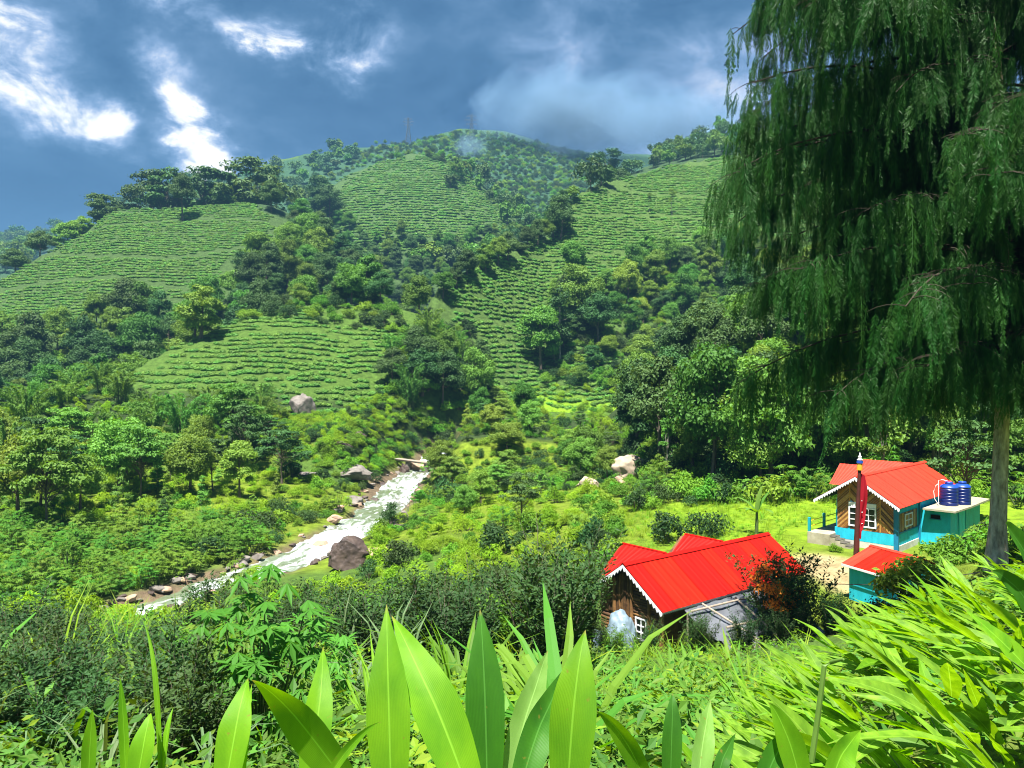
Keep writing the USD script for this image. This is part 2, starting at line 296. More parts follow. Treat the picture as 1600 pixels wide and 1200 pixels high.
M['bark_pale'] = plain_mat('pale_tree_bark', (0.36, 0.33, 0.27), 0.85, 0.2, noise=0.5, nscale=5, bump=0.4, stretch=(2, 2, 0.7), col2=(0.12, 0.12, 0.09))
M['stem'] = plain_mat('green_stem', (0.07, 0.11, 0.03), 0.6, noise=0.4, nscale=4)
M['rock'] = plain_mat('grey_boulder_rock', (0.21, 0.19, 0.17), 0.8, 0.3, nscale=1.6, bump=0.8, col2=(0.10, 0.085, 0.075), detail=9)
M['rock_brown'] = plain_mat('dark_brown_wet_rock', (0.085, 0.058, 0.045), 0.62, 0.4, nscale=1.3, bump=0.9, col2=(0.030, 0.020, 0.018), detail=9)
M['rock_tan'] = plain_mat('tan_river_rock', (0.42, 0.28, 0.19), 0.8, 0.3, nscale=1.6, bump=0.7, col2=(0.22, 0.15, 0.11), detail=9)
M['sand'] = plain_mat('pale_sand_rock', (0.46, 0.38, 0.29), 0.9, 0.2, nscale=0.9, bump=0.9, col2=(0.22, 0.165, 0.12), detail=9)
# ------------------------------------------------------------------ ground, river, air
def build_ground():
    fr = np.radians(np.arange(-44, 44.01, 0.15)); ba = np.radians(np.concatenate([np.arange(-180, -44, 2.0), [-44.2], ]))
    ph = np.concatenate([ba, fr, -ba[::-1]])
    r = np.concatenate([[0.02], np.geomspace(0.4, 6500, 500)])
    PH, R = np.meshgrid(ph, r, indexing='ij')
    X, Y = R * np.sin(PH), R * np.cos(PH)
    Z = np.empty_like(X)
    for i in range(0, len(ph), 60):
        Z[i:i+60] = height(X[i:i+60], Y[i:i+60])
    v = np.stack([X, Y, Z + CAMZ], -1).reshape(-1, 3)
    n, m = len(ph), len(r)
    i, j = np.meshgrid(np.arange(n - 1), np.arange(m - 1), indexing='ij')
    a = i * m + j
    q = np.stack([a, a + 1, a + m + 1, a + m], -1).reshape(-1, 4)[:, ::-1]
    # kinds of cover: colours that belong to the soil and turf of each place
    px = CX + F * np.tan(np.clip(np.arctan2(X, Y), -0.87, 0.87)); D = R * np.cos(np.clip(np.arctan2(X, Y), -0.87, 0.87))
    nz = meshkit.fbm(np.stack([X, Y, 0 * X], -1) * 0.05, 4, 21)
    col = np.empty(X.shape + (3,)); col[:] = (0.055, 0.105, 0.016)
    def put(mask, c): 
        k = np.clip(mask, 0, 1)[..., None]; col[:] = col * (1 - k) + np.array(c) * k
    put(sm(0.45, 0.6, nz) * 0.9, (0.115, 0.165, 0.012))
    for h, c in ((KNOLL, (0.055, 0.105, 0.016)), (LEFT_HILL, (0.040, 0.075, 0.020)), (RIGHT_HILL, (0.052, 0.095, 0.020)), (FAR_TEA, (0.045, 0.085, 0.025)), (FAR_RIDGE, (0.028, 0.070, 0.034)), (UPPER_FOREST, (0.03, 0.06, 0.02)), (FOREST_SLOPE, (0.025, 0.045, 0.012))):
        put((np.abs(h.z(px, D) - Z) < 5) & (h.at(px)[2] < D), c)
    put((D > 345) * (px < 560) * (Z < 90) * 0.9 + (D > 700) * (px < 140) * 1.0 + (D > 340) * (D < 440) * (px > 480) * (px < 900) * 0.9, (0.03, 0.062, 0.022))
    put(((Z < -3) & (D > 185) & (D < 214) & (px > 640) & (px < 1010)) * 1.0, (0.13, 0.235, 0.012))          # bright terrace under the right tea hill
    put(sm(46, 52, D) * (1 - sm(66, 72, D)) * sm(980, 1060, px), (0.135, 0.225, 0.010))           # the meadow by the blue house
    d, k = _rt.query(np.stack([X, Y], -1).reshape(-1, 2)); d = d.reshape(X.shape); w = RIVER_F[k, 3].reshape(X.shape)
    put(1 - sm(w + 0.2, w + 1.7, d + (nz - 0.5) * 4), (0.12, 0.088, 0.055))
    put((1 - sm(7, 10, D)) * 1.0, (0.09, 0.13, 0.02))
    xy = np.stack([X, Y], -1)
    yard = 1 - sm(2.0, 3.4, np.hypot((X - 18.6), (Y - 43.5) * 0.7) + (nz - 0.5) * 4)
    put(yard, (0.30, 0.235, 0.12))
    m_ = usdkit.material(stage, '/World/Looks/ground', {
        'at': ('attribute', {'attribute': 'tint'}), 'ge': ('geometry', {}), 'n1': ('noise_texture', {'scale': 0.9, 'detail': 8.0, 'roughness': 0.65}), 'n2': ('noise_texture', {'scale': 9.0, 'detail': 5.0}),
        'r1': ('map_range', {'from_min': 0.3, 'from_max': 0.7, 'to_min': 0.55, 'to_max': 1.4}), 'hs': ('hsv', {}), 'bu': ('bump', {'strength': 0.8, 'distance': 0.15}), 'p': ('principled_bsdf', {'roughness': 0.95, 'specular_ior_level': 0.15})},
        [('ge.position', 'n1.vector'), ('ge.position', 'n2.vector'), ('n1.fac', 'r1.value'), ('r1.result', 'hs.value'), ('at.color', 'hs.color'), ('hs.color', 'p.base_color'), ('n2.fac', 'bu.height'), ('bu.normal', 'p.normal')], surface='p.BSDF')
    g = obj('terrain', (v, q), m_, smooth=True)
    UsdGeom.PrimvarsAPI(UsdGeom.Mesh(g)).CreatePrimvar('tint', Sdf.ValueTypeNames.Color3fArray, 'vertex').Set(Vt.Vec3fArray.FromNumpy(col.reshape(-1, 3).astype(np.float32)))
    tag(g, 'green valley floor and hillsides of tea garden', kind='structure')


def build_river():
    n, m = 620, 26
    t = np.linspace(0, 1, n); c = PchipInterpolator(_t, RIVER)(t)
    tan = np.gradient(c[:, :2], axis=0); tan /= np.linalg.norm(tan, axis=1, keepdims=True); nor = np.stack([-tan[:, 1], tan[:, 0]], 1)
    s = np.linspace(-1, 1, m)
    XY = c[:, None, :2] + nor[:, None] * (s[None, :, None] * c[:, None, 3:4] * 1.12)
    along = np.concatenate([[0], np.cumsum(np.linalg.norm(np.diff(c[:, :2], axis=0), axis=1))])
    A, B = np.broadcast_to(along[:, None], (n, m)), s[None] * c[:, 3:4]
    q = np.stack([A * 0.45, B * 0.9, 0 * A], -1)
    rough = meshkit.fbm(np.stack([A * 0.05, B * 0.15, 0 * A], -1), 3, 8)
    z = c[:, None, 2] - 0.18 + (meshkit.fbm(q, 4, 4) - 0.5) * (0.3 + 0.9 * rough) + CAMZ
    v = np.concatenate([XY, z[..., None]], -1).reshape(-1, 3)
    i, j = np.meshgrid(np.arange(n - 1), np.arange(m - 1), indexing='ij'); a = i * m + j
    f = np.stack([a, a + 1, a + m + 1, a + m], -1).reshape(-1, 4)[:, ::-1]
    mat = usdkit.material(stage, '/World/Looks/river_water', {
        'at': ('attribute', {'attribute': 'flow'}), 'mp': ('mapping', {'scale': (0.42, 1.35, 1.0)}), 'n1': ('noise_texture', {'scale': 1.0, 'detail': 8.0, 'roughness': 0.62, 'distortion': 0.7}),
        'mp2': ('mapping', {'scale': (0.05, 0.12, 1.0)}), 'n2': ('noise_texture', {'scale': 1.0, 'detail': 2.0}), 'ad': ('math', {'math_type': 'multiply_add', 'value2': 0.9, 'value3': -0.36}), 'sum': ('math', {'math_type': 'add'}),
        'fo': ('map_range', {'range_type': 'smoothstep', 'from_min': 0.50, 'from_max': 0.76}), 'bu': ('bump', {'strength': 0.6, 'distance': 0.12}),
        'w': ('principled_bsdf', {'base_color': (0.115, 0.145, 0.085), 'roughness': 0.15, 'specular_ior_level': 0.5}), 'f': ('principled_bsdf', {'base_color': (0.42, 0.45, 0.47), 'roughness': 0.75}), 'm': ('mix_closure', {})},
        [('at.vector', 'mp.vector'), ('mp.vector', 'n1.vector'), ('at.vector', 'mp2.vector'), ('mp2.vector', 'n2.vector'), ('n2.fac', 'ad.value1'), ('ad.value', 'sum.value1'), ('n1.fac', 'sum.value2'), ('sum.value', 'fo.value'), ('n1.fac', 'bu.height'), ('bu.normal', 'w.normal'), ('bu.normal', 'f.normal'),
         ('fo.result', 'm.fac'), ('w.BSDF', 'm.closure1'), ('f.BSDF', 'm.closure2')], surface='m.closure')
    g = obj('river', (v, f), mat, smooth=True)
    UsdGeom.PrimvarsAPI(UsdGeom.Mesh(g)).CreatePrimvar('flow', Sdf.ValueTypeNames.Float3Array, 'vertex').Set(Vt.Vec3fArray.FromNumpy(np.stack([A, B, 0 * A], -1).reshape(-1, 3).astype(np.float32)))
    tag(g, 'white rushing mountain river', kind='structure')
build_river()

def build_haze():
    b = trimesh.creation.box(extents=(13200, 13200, 560)); b.apply_translation((0, 0, 0))
    lo = CAMZ - 60; hi = CAMZ + 372
    v = b.vertices.copy(); v[:, 2] = np.where(v[:, 2] < 0, lo, hi); b.vertices = v
    mat = usdkit.material(stage, '/World/Looks/haze', {'v': ('principled_volume', {'color': HAZE_COLOR, 'density': HAZE_DENSITY, 'anisotropy': 0.2})}, volume='v.volume')
    tag(obj('haze', b, mat), 'thin blue haze in the valley air', kind='stuff')
HAZE_COLOR, HAZE_DENSITY = (0.26, 0.60, 0.95), 0.00016
build_haze()

def build_cloud():
    """Ragged low cloud caught on the far summit."""
    for k, (px, py, D, sx, sy, sz, den, lab) in enumerate([(900, 180, 850, 210, 100, 95, 0.030, 'grey mist swallowing the ridge right of the taller pylon'), (735, 232, 800, 40, 25, 30, 0.035, 'small torn wisp of mist before the taller pylon'), (1060, 190, 740, 130, 70, 70, 0.028, 'grey mist hanging over the dip beside the upper wood')]):
        m = trimesh.creation.icosphere(3); v = m.vertices * [sx, sy, sz] + P(px, py, D)
        mat = usdkit.material(stage, f'/World/Looks/mist_{k}', {'ge': ('geometry', {}), 'tc': ('texture_coordinate', {}), 'n': ('noise_texture', {'scale': 0.016, 'detail': 7.0, 'roughness': 0.6, 'distortion': 0.6}),
            'sb': ('vector_math', {'math_type': 'subtract', 'vector2': tuple(P(px, py, D))}), 'sc': ('vector_math', {'math_type': 'multiply', 'vector2': (1 / sx, 1 / sy, 1 / sz)}), 'ln': ('vector_math', {'math_type': 'length'}),
            'fall': ('map_range', {'range_type': 'smoothstep', 'from_min': 1.0, 'from_max': 0.0, 'to_min': -0.45, 'to_max': 0.40}), 'ad': ('math', {'math_type': 'add'}), 'mr': ('map_range', {'range_type': 'smoothstep', 'from_min': 0.35, 'from_max': 0.95, 'to_min': 0.0, 'to_max': den}),
            'v': ('principled_volume', {'color': (0.36, 0.60, 0.88), 'anisotropy': 0.2})},
            [('ge.position', 'n.vector'), ('ge.position', 'sb.vector1'), ('sb.vector', 'sc.vector1'), ('sc.vector', 'ln.vector1'), ('ln.value', 'fall.value'), ('fall.result', 'ad.value1'), ('n.fac', 'ad.value2'), ('ad.value', 'mr.value'), ('mr.result', 'v.density')], volume='v.volume')
        tag(obj('mist', (v, m.faces), mat), lab, 'mist', kind='stuff')
build_cloud()
# ------------------------------------------------------------------ plant shapes
def nrm(a): return a / np.maximum(np.linalg.norm(a, axis=-1, keepdims=True), 1e-9)
class MB:
    """Collects pieces into one mesh."""
    def __init__(s): s.v, s.f, s.n = [], [], 0
    def add(s, v, f):
        v = np.asarray(v, float).reshape(-1, 3); f = np.asarray(f, int)
        if f.shape[1] == 4: f = np.vstack([f[:, [0, 1, 2]], f[:, [0, 2, 3]]])
        s.v.append(v); s.f.append(f + s.n); s.n += len(v); return s
    def mesh(s, m): return s.add(m.vertices, m.faces)
    def tube(s, pts, rad, sides=6, cap=True):
        p = np.asarray(pts, float); rad = np.broadcast_to(np.asarray(rad, float), (len(p),))
        t = nrm(np.gradient(p, axis=0)); a = nrm(np.cross(t, np.where(np.abs(t[:, 2:]) < 0.9, [0, 0, 1.0], [1.0, 0, 0]))); b = np.cross(t, a)
        an = np.arange(sides) * 2 * np.pi / sides
        v = p[:, None] + rad[:, None, None] * (np.cos(an)[None, :, None] * a[:, None] + np.sin(an)[None, :, None] * b[:, None])
        i, j = np.meshgrid(np.arange(len(p) - 1), np.arange(sides), indexing='ij')
        q = np.stack([i * sides + j, i * sides + (j + 1) % sides, (i + 1) * sides + (j + 1) % sides, (i + 1) * sides + j], -1).reshape(-1, 4)
        s.add(v, q)
        if cap:
            k = (len(p) - 1) * sides
            s.add(np.vstack([v[0], v[-1]]), [[0, sides - 1 - x, sides - 2 - x] for x in range(sides - 2)] + [[sides, sides + x + 1, sides + x + 2] for x in range(sides - 2)])
        return s
    def box(s, lo, hi):
        b = trimesh.creation.box(bounds=(lo, hi)); return s.mesh(b)
    def leaves(s, c, a, n, L, W, fold=0.12, tri=False):
        """Leaves: bases c, directions a, faces n, lengths L, widths W; each a folded blade of two triangles."""
        c, a, n = np.asarray(c, float), nrm(np.asarray(a, float)), np.asarray(n, float)
        k = len(c); b = nrm(np.cross(n, a)); n = np.cross(a, b); L = np.broadcast_to(L, (k,))[:, None]; W = np.broadcast_to(W, (k,))[:, None]
        m = c + a * L * 0.45 + n * W * fold
        v = np.stack([c, m + b * W * 0.5, c + a * L, m - b * W * 0.5], 1)
        o = np.arange(k)[:, None] * 4
        return s.add(v, np.vstack([o + [0, 2, 1], o + [0, 3, 2]]))
    def blade(s, base, d, up, L, W, droop=0.5, segs=5, fold=0.10, tip=0.9, twist=0.0):
        """One long strap leaf arching under its own weight."""
        d, up = nrm(np.asarray(d, float)), np.asarray(up, float)
        side = nrm(np.cross(d, up)); up = np.cross(side, d)
        t = np.linspace(0, 1, segs + 1); ang = droop * t ** 1.6
        step = np.cos(ang)[:, None] * d + np.sin(ang)[:, None] * (-up)
        c = np.asarray(base, float) + np.vstack([[0, 0, 0], np.cumsum((step[:-1] + step[1:]) / 2 * L / segs, 0)])
        w = W * np.minimum(1.0, (t + 0.06) / 0.28) ** 0.6 * np.maximum(1 - t ** 2.4, 0.0) ** tip
        nn = np.cross(side, step); tw = twist * t[:, None]; sd = side * np.cos(tw) + nn * np.sin(tw); nn = np.cross(sd, step)
        v = np.stack([c - sd * w[:, None] / 2 + nn * (fold * w)[:, None], c, c + sd * w[:, None] / 2 + nn * (fold * w)[:, None]], 1)
        f = []
        for i in range(segs):
            o = 3 * i
            f += [[o, o + 1, o + 4, o + 3], [o + 1, o + 2, o + 5, o + 4]]
        return s.add(v, f)
    def out(s): return np.vstack(s.v), np.vstack(s.f)
def sph(rng, n):
    return nrm(rng.normal(size=(n, 3)))
def crown(rng, mb, clumps, per, L, W, out_w=0.7, up=0.25, low=-0.5, shell=0.55):
    """Leaves in clumps: each clump (centre, radii) a loose shell of leaves facing out and up."""
    for c, r in clumps:
        k = max(8, int(per * rng.uniform(0.75, 1.25))); d = sph(rng, int(k * 1.6)); d = d[d[:, 2] > low][:k]; k = len(d)
        rr = shell + (1 - shell) * rng.random(k) ** 0.5; rr *= 1 + 0.18 * rng.normal(size=k)
        p = np.asarray(c) + d * np.asarray(r) * rr[:, None]
        nn = nrm(d * out_w + [0, 0, up] + rng.normal(size=(k, 3)) * 0.45)
        a = nrm(np.cross(nn, rng.normal(size=(k, 3)))); a = nrm(a + [0, 0, -0.35])
        mb.leaves(p, a, nn, L * rng.uniform(0.7, 1.3, k), W * rng.uniform(0.75, 1.25, k))
    return mb
def limbs(rng, mb, H, r0, ends, lean=0.0, sides=6, fork=0.45):
    """A tapered trunk and limbs reaching into the crown."""
    wob = rng.normal(size=2) * 0.02 * H
    t = np.linspace(0, 1, 7); tr = np.stack([wob[0] * np.sin(t * 3) + lean * t * H, wob[1] * np.sin(t * 2.4), t * H * 0.86], 1)
    mb.tube(tr, r0 * (1 - 0.8 * t) * (1 + 0.5 * np.exp(-t * 14)), sides)
    for e in ends:
        e = np.asarray(e, float); k = rng.uniform(fork, 0.8); b = np.array([np.interp(k, t, tr[:, j]) for j in range(3)])
        if b[2] > e[2] - 0.3: b = np.array([np.interp(0.4, t, tr[:, j]) for j in range(3)])
        m = (b + e) / 2 + [0, 0, -0.06 * H * rng.random()]; mb.tube([b, m, e], [r0 * 0.32, r0 * 0.2, r0 * 0.07], 4, False)
    return mb
LIBS = {}
def library(kind, parts_list):
    """parts_list: per variant a list of (part name, mesh, material)."""
    LIBS[kind] = []
    for i, parts in enumerate(parts_list):
        pr = proto(f'{kind}_{i}')
        for nm, me, mt in parts:
            obj(nm, me, M[mt], pr)
        LIBS[kind].append(pr)

def broad_tree(seed, H=12.0, R=4.3, mat='tree', n=32, per=290, L=0.44, W=0.28, base=0.28, bark='bark', squash=0.8, upr=1.0):
    rng = np.random.default_rng(seed); cl = []
    cz = H * (1 + base) / 2; hz = H * (1 - base) / 2
    k = 0
    while len(cl) < n:
        d = sph(rng, 1)[0]; k += 1
        rr = rng.uniform(0.45, 0.92)
        taper = 1.0 - 0.35 * max(d[2], 0) if upr == 1.0 else upr
        c = np.array([d[0] * R * rr * taper, d[1] * R * rr * taper, cz + d[2] * hz * rr])
        r = R * rng.uniform(0.22, 0.40)
        cl.append((c, (r, r, r * squash * rng.uniform(0.75, 1.1))))
    mb = crown(rng, MB(), cl, per, L, W)
    tr = limbs(rng, MB(), H, 0.024 * H, [c[0] for c in cl[::3]])
    return [('trunk', tr.out(), bark), ('crown', mb.out(), mat)]
library('broad_tree', [broad_tree(1), broad_tree(2, R=5.0, n=34), broad_tree(3, R=3.6, n=26, base=0.2), broad_tree(4, R=4.4, n=30, base=0.12)])
library('dark_tree', [broad_tree(11, mat='tree_dark', R=4.6, n=34, base=0.18), broad_tree(12, mat='tree_dark', R=3.8, base=0.1), broad_tree(13, mat='tree_dark', R=4.3, n=26, base=0.34)])
library('pale_tree', [broad_tree(21, mat='tree_light', R=4.2), broad_tree(22, mat='tree_light', R=3.6, base=0.15), broad_tree(23, mat='tree_light', R=4.8, n=36)])
def slim_tree(seed, H=16.0, mat='tree', bark='bark_pale', top=0.5, R=2.6, n=16, per=110, L=0.55, W=0.34):
    rng = np.random.default_rng(seed); cl = []
    for k in range(n):
        h = rng.uniform(top, 1.0); a = rng.uniform(0, 6.28); rr = R * rng.uniform(0.25, 1.0) * (1.15 - 0.6 * (h - top) / (1 - top))
        r = R * rng.uniform(0.26, 0.48); cl.append((np.array([math.cos(a) * rr, math.sin(a) * rr, H * h]), (r, r, r * 0.62)))
    tr = limbs(rng, MB(), H * 1.1, 0.013 * H, [c[0] for c in cl], fork=0.5)
    return [('trunk', tr.out(), bark), ('crown', crown(rng, MB(), cl, per, L, W).out(), mat)]
library('slim_tree', [slim_tree(31), slim_tree(32, R=2.2, top=0.58, n=13), slim_tree(33, R=3.0, top=0.3, n=22, mat='tree_dark')])
def umbrella_tree(seed, H=12.0, R=5.5, mat='tree', layers=4, per=90):
    rng = np.random.default_rng(seed); cl = []
    for l in range(layers):
        h = H * (0.6 + 0.4 * l / (layers - 1)); k = int(5 + 2 * (layers - l)); ro = R * (1.0 - 0.55 * l / (layers - 1))
        for q in range(k):
            a = rng.uniform(0, 6.28); rr = ro * rng.uniform(0.3, 1.0); r = R * rng.uniform(0.16, 0.28)
            cl.append((np.array([math.cos(a) * rr, math.sin(a) * rr, h + rng.normal() * 0.3]), (r, r, r * 0.28)))
    tr = limbs(rng, MB(), H * 0.95, 0.016 * H, [c[0] for c in cl], fork=0.42)
    return [('trunk', tr.out(), 'bark'), ('crown', crown(rng, MB(), cl, per, 0.5, 0.3, up=0.9, low=-1).out(), mat)]
library('umbrella_tree', [umbrella_tree(41, mat='tree_dark'), umbrella_tree(42, R=4.4, mat='tree_dark'), umbrella_tree(43, R=6.0, mat='tree_light', layers=5, per=130)])
def sapling(seed, H=7.0, R=1.9, mat='tree_light'):
    rng = np.random.default_rng(seed); cl = []
    for l in range(9):
        h = H * (0.22 + 0.76 * l / 8); ro = R * (1.08 - 0.95 * l / 8)
        for q in range(max(2, int(6 - l * 0.5))):
            a = rng.uniform(0, 6.28); rr = ro * rng.uniform(0.35, 1.0); r = 0.48 * (1.15 - 0.5 * l / 8) * rng.uniform(0.8, 1.3)
            cl.append((np.array([math.cos(a) * rr, math.sin(a) * rr, h + rng.normal() * 0.15]), (r, r, r * 0.5)))
    mb = crown(rng, MB(), cl, 60, 0.38, 0.17, up=0.6)
    return [('trunk', limbs(rng, MB(), H * 1.1, 0.011 * H, [c[0] for c in cl[::2]], fork=0.2, sides=5).out(), 'bark_pale'), ('crown', mb.out(), mat)]
library('sapling', [sapling(51), sapling(52, R=1.5), sapling(53, R=2.3, H=6.5), sapling(54, R=1.8, mat='tree')])
def bamboo(seed, H=11.0, n=34, mat='bamboo', spread=3.2):
    rng = np.random.default_rng(seed); st, lf = MB(), MB()
    for k in range(n):
        a = rng.uniform(0, 6.28); ro = 0.9 * rng.random() ** 0.5; h = H * rng.uniform(0.6, 1.0); s_ = spread * rng.uniform(0.4, 1.1)
        t = np.linspace(0, 1, 8); d = np.array([math.cos(a), math.sin(a), 0])
        arch = np.stack([t ** 2.2 * s_, np.zeros(8), h * (t - 0.26 * t ** 4)], 1)
        p = d * (ro + arch[:, :1]) + np.array([0, 0, 1]) * arch[:, 2:]
        st.tube(p, 0.05 * (1 - 0.85 * t), 4, False)
        m = 120; tt = 0.28 + 0.72 * rng.random(m) ** 0.8; c = np.stack([np.interp(tt, t, p[:, j]) for j in range(3)], 1)
        off = sph(rng, m) * (0.55 * (1.15 - tt))[:, None] * rng.random((m, 1)); c = c + off
        aa = nrm(off * 1.2 + d * 0.5 + [0, 0, -0.5] + rng.normal(size=(m, 3)) * 0.35)
        lf.leaves(c, aa, nrm([0, 0, 1.0] + rng.normal(size=(m, 3)) * 0.5), 0.55 * rng.uniform(0.7, 1.3, m), 0.13)
    return [('culm', st.out(), 'stem'), ('foliage', lf.out(), mat)]
library('bamboo_clump', [bamboo(61), bamboo(62, H=9, spread=3.8), bamboo(63, n=26, spread=2.6)])
def shrub(seed, R=1.1, H=1.5, mat='shrub', n=13, per=95, L=0.17, W=0.085, up=0.4):
    rng = np.random.default_rng(seed); cl = []
    for k in range(n):
        d = sph(rng, 1)[0]; d[2] = abs(d[2]); rr = rng.uniform(0.35, 0.85); r = R * rng.uniform(0.28, 0.46)
        cl.append((np.array([d[0] * R * rr, d[1] * R * rr, H * 0.18 + d[2] * H * 0.72 * rr]), (r, r, r * 0.85)))
    st = MB()
    for c, r in cl[::2]:
        st.tube([np.array([c[0] * 0.15, c[1] * 0.15, -0.1]), c * [0.6, 0.6, 0.6], c], [0.03, 0.02, 0.008], 4, False)
    return [('stem', st.out(), 'bark'), ('foliage', crown(rng, MB(), cl, per, L, W, up=up).out(), mat)]
library('shrub', [shrub(71), shrub(72, R=1.3, H=1.3), shrub(73, R=0.9, H=1.8), shrub(74, R=1.2, H=1.1, L=0.24, W=0.11, per=60)])
library('yellow_shrub', [shrub(75, mat='shrub_yellow'), shrub(76, mat='shrub_yellow', R=1.4, H=1.0, L=0.22, W=0.05, up=0.8), shrub(77, mat='shrub_yellow', R=0.9, H=1.3)])
library('dark_shrub', [shrub(78, mat='shrub_dark', H=1.8), shrub(79, mat='shrub_dark', R=1.3, H=1.5), shrub(80, mat='shrub_dark', R=0.9, H=2.2)])
def star_plant(seed, H=2.0, R=1.1, n=46, L=0.36, mat='star'):
    """Open shrub of hand-shaped leaves: drooping leaflets radiating from each stalk end."""
    rng = np.random.default_rng(seed); st, lf = MB(), MB()
    for k in range(n):
        a = rng.uniform(0, 6.28); rr = R * rng.random() ** 0.5; h = H * (0.45 + 0.55 * rng.random()) * (1 - 0.35 * (rr / R) ** 2)
        e = np.array([math.cos(a) * rr, math.sin(a) * rr, h])
        if k % 3 == 0: st.tube([[e[0] * 0.2, e[1] * 0.2, -0.1], e * [0.7, 0.7, 0.6], e], [0.025, 0.016, 0.007], 4, False)
        m = 8; an = np.arange(m) / m * 6.28 + rng.random(); tl = rng.normal(size=3) * 0.35
        aa = np.stack([np.cos(an), np.sin(an), np.full(m, -0.45)], 1) + tl
        nn = np.stack([np.cos(an) * 0.4, np.sin(an) * 0.4, np.ones(m)], 1)
        lf.leaves(np.repeat(e[None], m, 0), aa, nn, L * rng.uniform(0.75, 1.2, m), L * 0.24)
    return [('stem', st.out(), 'stem'), ('foliage', lf.out(), mat)]
library('star_plant', [star_plant(81), star_plant(82, R=1.4, n=64), star_plant(83, H=2.8, R=1.0, n=60)])
def tall_shrub(seed, H=3.0, n=30, per=130, mat='shrub_dark', R=0.75, L=0.14, W=0.055):
    """Upright stems thick with small leaves, darker inside."""
    rng = np.random.default_rng(seed); st, lf = MB(), MB()
    for k in range(n):
        a = rng.uniform(0, 6.28); rr = R * rng.random() ** 0.5; h = H * rng.uniform(0.6, 1.05); ln = rng.normal(size=2) * 0.12 * H
        t = np.linspace(0, 1, 6); p = np.stack([math.cos(a) * rr * (0.4 + 0.8 * t) + ln[0] * t ** 2, math.sin(a) * rr * (0.4 + 0.8 * t) + ln[1] * t ** 2, h * t - 0.1], 1)
        st.tube(p, 0.016 * (1 - 0.8 * t), 4, False)
        m = per; tt = 0.12 + 0.88 * rng.random(m); c = np.stack([np.interp(tt, t, p[:, j]) for j in range(3)], 1)
        d = sph(rng, m); d[:, 2] = np.abs(d[:, 2]) * 0.7 + 0.1; c = c + d * rng.random((m, 1)) * 0.22
        lf.leaves(c, d, nrm(rng.normal(size=(m, 3)) * 0.5 + [0, 0, 1]), L * rng.uniform(0.6, 1.3, m), W * rng.uniform(0.8, 1.3, m))
    return [('stem', st.out(), 'bark'), ('foliage', lf.out(), mat)]
library('tall_shrub', [tall_shrub(91), tall_shrub(92, H=2.6, R=0.9), tall_shrub(93, H=3.4, n=30), tall_shrub(94, H=2.2, R=1.0, mat='shrub')])
def tuft(seed, n=26, L=0.9, W=0.03, mat='grass', spread=0.25, droop=1.1, lean=0.55):
    rng = np.random.default_rng(seed); lf = MB()
    for k in range(n):
        a = rng.uniform(0, 6.28); d = np.array([math.cos(a) * lean * rng.uniform(0.3, 1.4), math.sin(a) * lean * rng.uniform(0.3, 1.4), 1.0]); b = np.array([math.cos(a), math.sin(a), 0]) * spread * rng.random()
        lf.blade(b - [0, 0, 0.03], d, np.array([-math.cos(a), -math.sin(a), 0.6]), L * rng.uniform(0.55, 1.2), W * rng.uniform(0.7, 1.3), droop * rng.uniform(0.5, 1.4), 3)
    return [('blades', lf.out(), mat)]
library('grass_tuft', [tuft(101), tuft(102, n=34, L=0.6), tuft(103, n=20, L=1.3, W=0.035)])
library('reed_tuft', [tuft(104, n=16, L=1.7, W=0.05, mat='grass_pale', droop=2.0, lean=0.35), tuft(105, n=22, L=1.3, W=0.045, mat='grass_pale', droop=1.8, lean=0.5), tuft(106, n=18, L=1.9, W=0.055, mat='grass_pale', droop=1.7, lean=0.3)])
library('broad_tuft', [tuft(107, n=18, L=1.2, W=0.085, mat='star', droop=1.5, lean=0.7), tuft(108, n=24, L=1.0, W=0.07, mat='star', droop=1.3, lean=0.8)])
def herb(seed, n=70, H=0.5, R=0.4, L=0.12, W=0.05, mat='herb'):
    rng = np.random.default_rng(seed); lf = MB(); a = rng.uniform(0, 6.28, n); r = R * rng.random(n) ** 0.5; h = H * rng.random(n) * (1.1 - 0.7 * (r / R) ** 2)
    c = np.stack([np.cos(a) * r, np.sin(a) * r, h], 1)
    lf.leaves(c, np.stack([np.cos(a), np.sin(a), rng.normal(size=n) * 0.4], 1), nrm(rng.normal(size=(n, 3)) * 0.4 + [0, 0, 1]), L * rng.uniform(0.6, 1.4, n), W * rng.uniform(0.7, 1.3, n))
    return [('foliage', lf.out(), mat)]
library('herb', [herb(111), herb(112, mat='herb', L=0.16, W=0.06), herb(113, mat='grass', n=60), herb(114, n=90, H=0.35, L=0.09)])
def tea(seed, R=0.62, H=0.62, n=60, L=0.26, W=0.16):
    rng = np.random.default_rng(seed); mb = MB(); d = sph(rng, n * 2); d = d[d[:, 2] > -0.15][:n]
    p = d * [R, R * 0.9, H * 0.75] + [0, 0, H * 0.3]; p[:, 2] = np.minimum(p[:, 2], H * (0.92 + 0.08 * rng.random(len(p))))
    m = trimesh.creation.icosphere(1); v = m.vertices * [R * 0.85, R * 0.8, H * 0.55] * (1 + 0.12 * rng.normal(size=(len(m.vertices), 1))) + [0, 0, H * 0.28]; mb.add(v, m.faces)
    mb.leaves(p, nrm(np.cross(d, rng.normal(size=d.shape)) + [0, 0, 0.3]), nrm(d + [0, 0, 0.6] + rng.normal(size=d.shape) * 0.3), L * rng.uniform(0.7, 1.3, len(d)), W)
    return [('foliage', mb.out(), 'tea')]
library('tea_bush', [tea(121), tea(122, R=0.7), tea(123, R=0.55, H=0.7)])
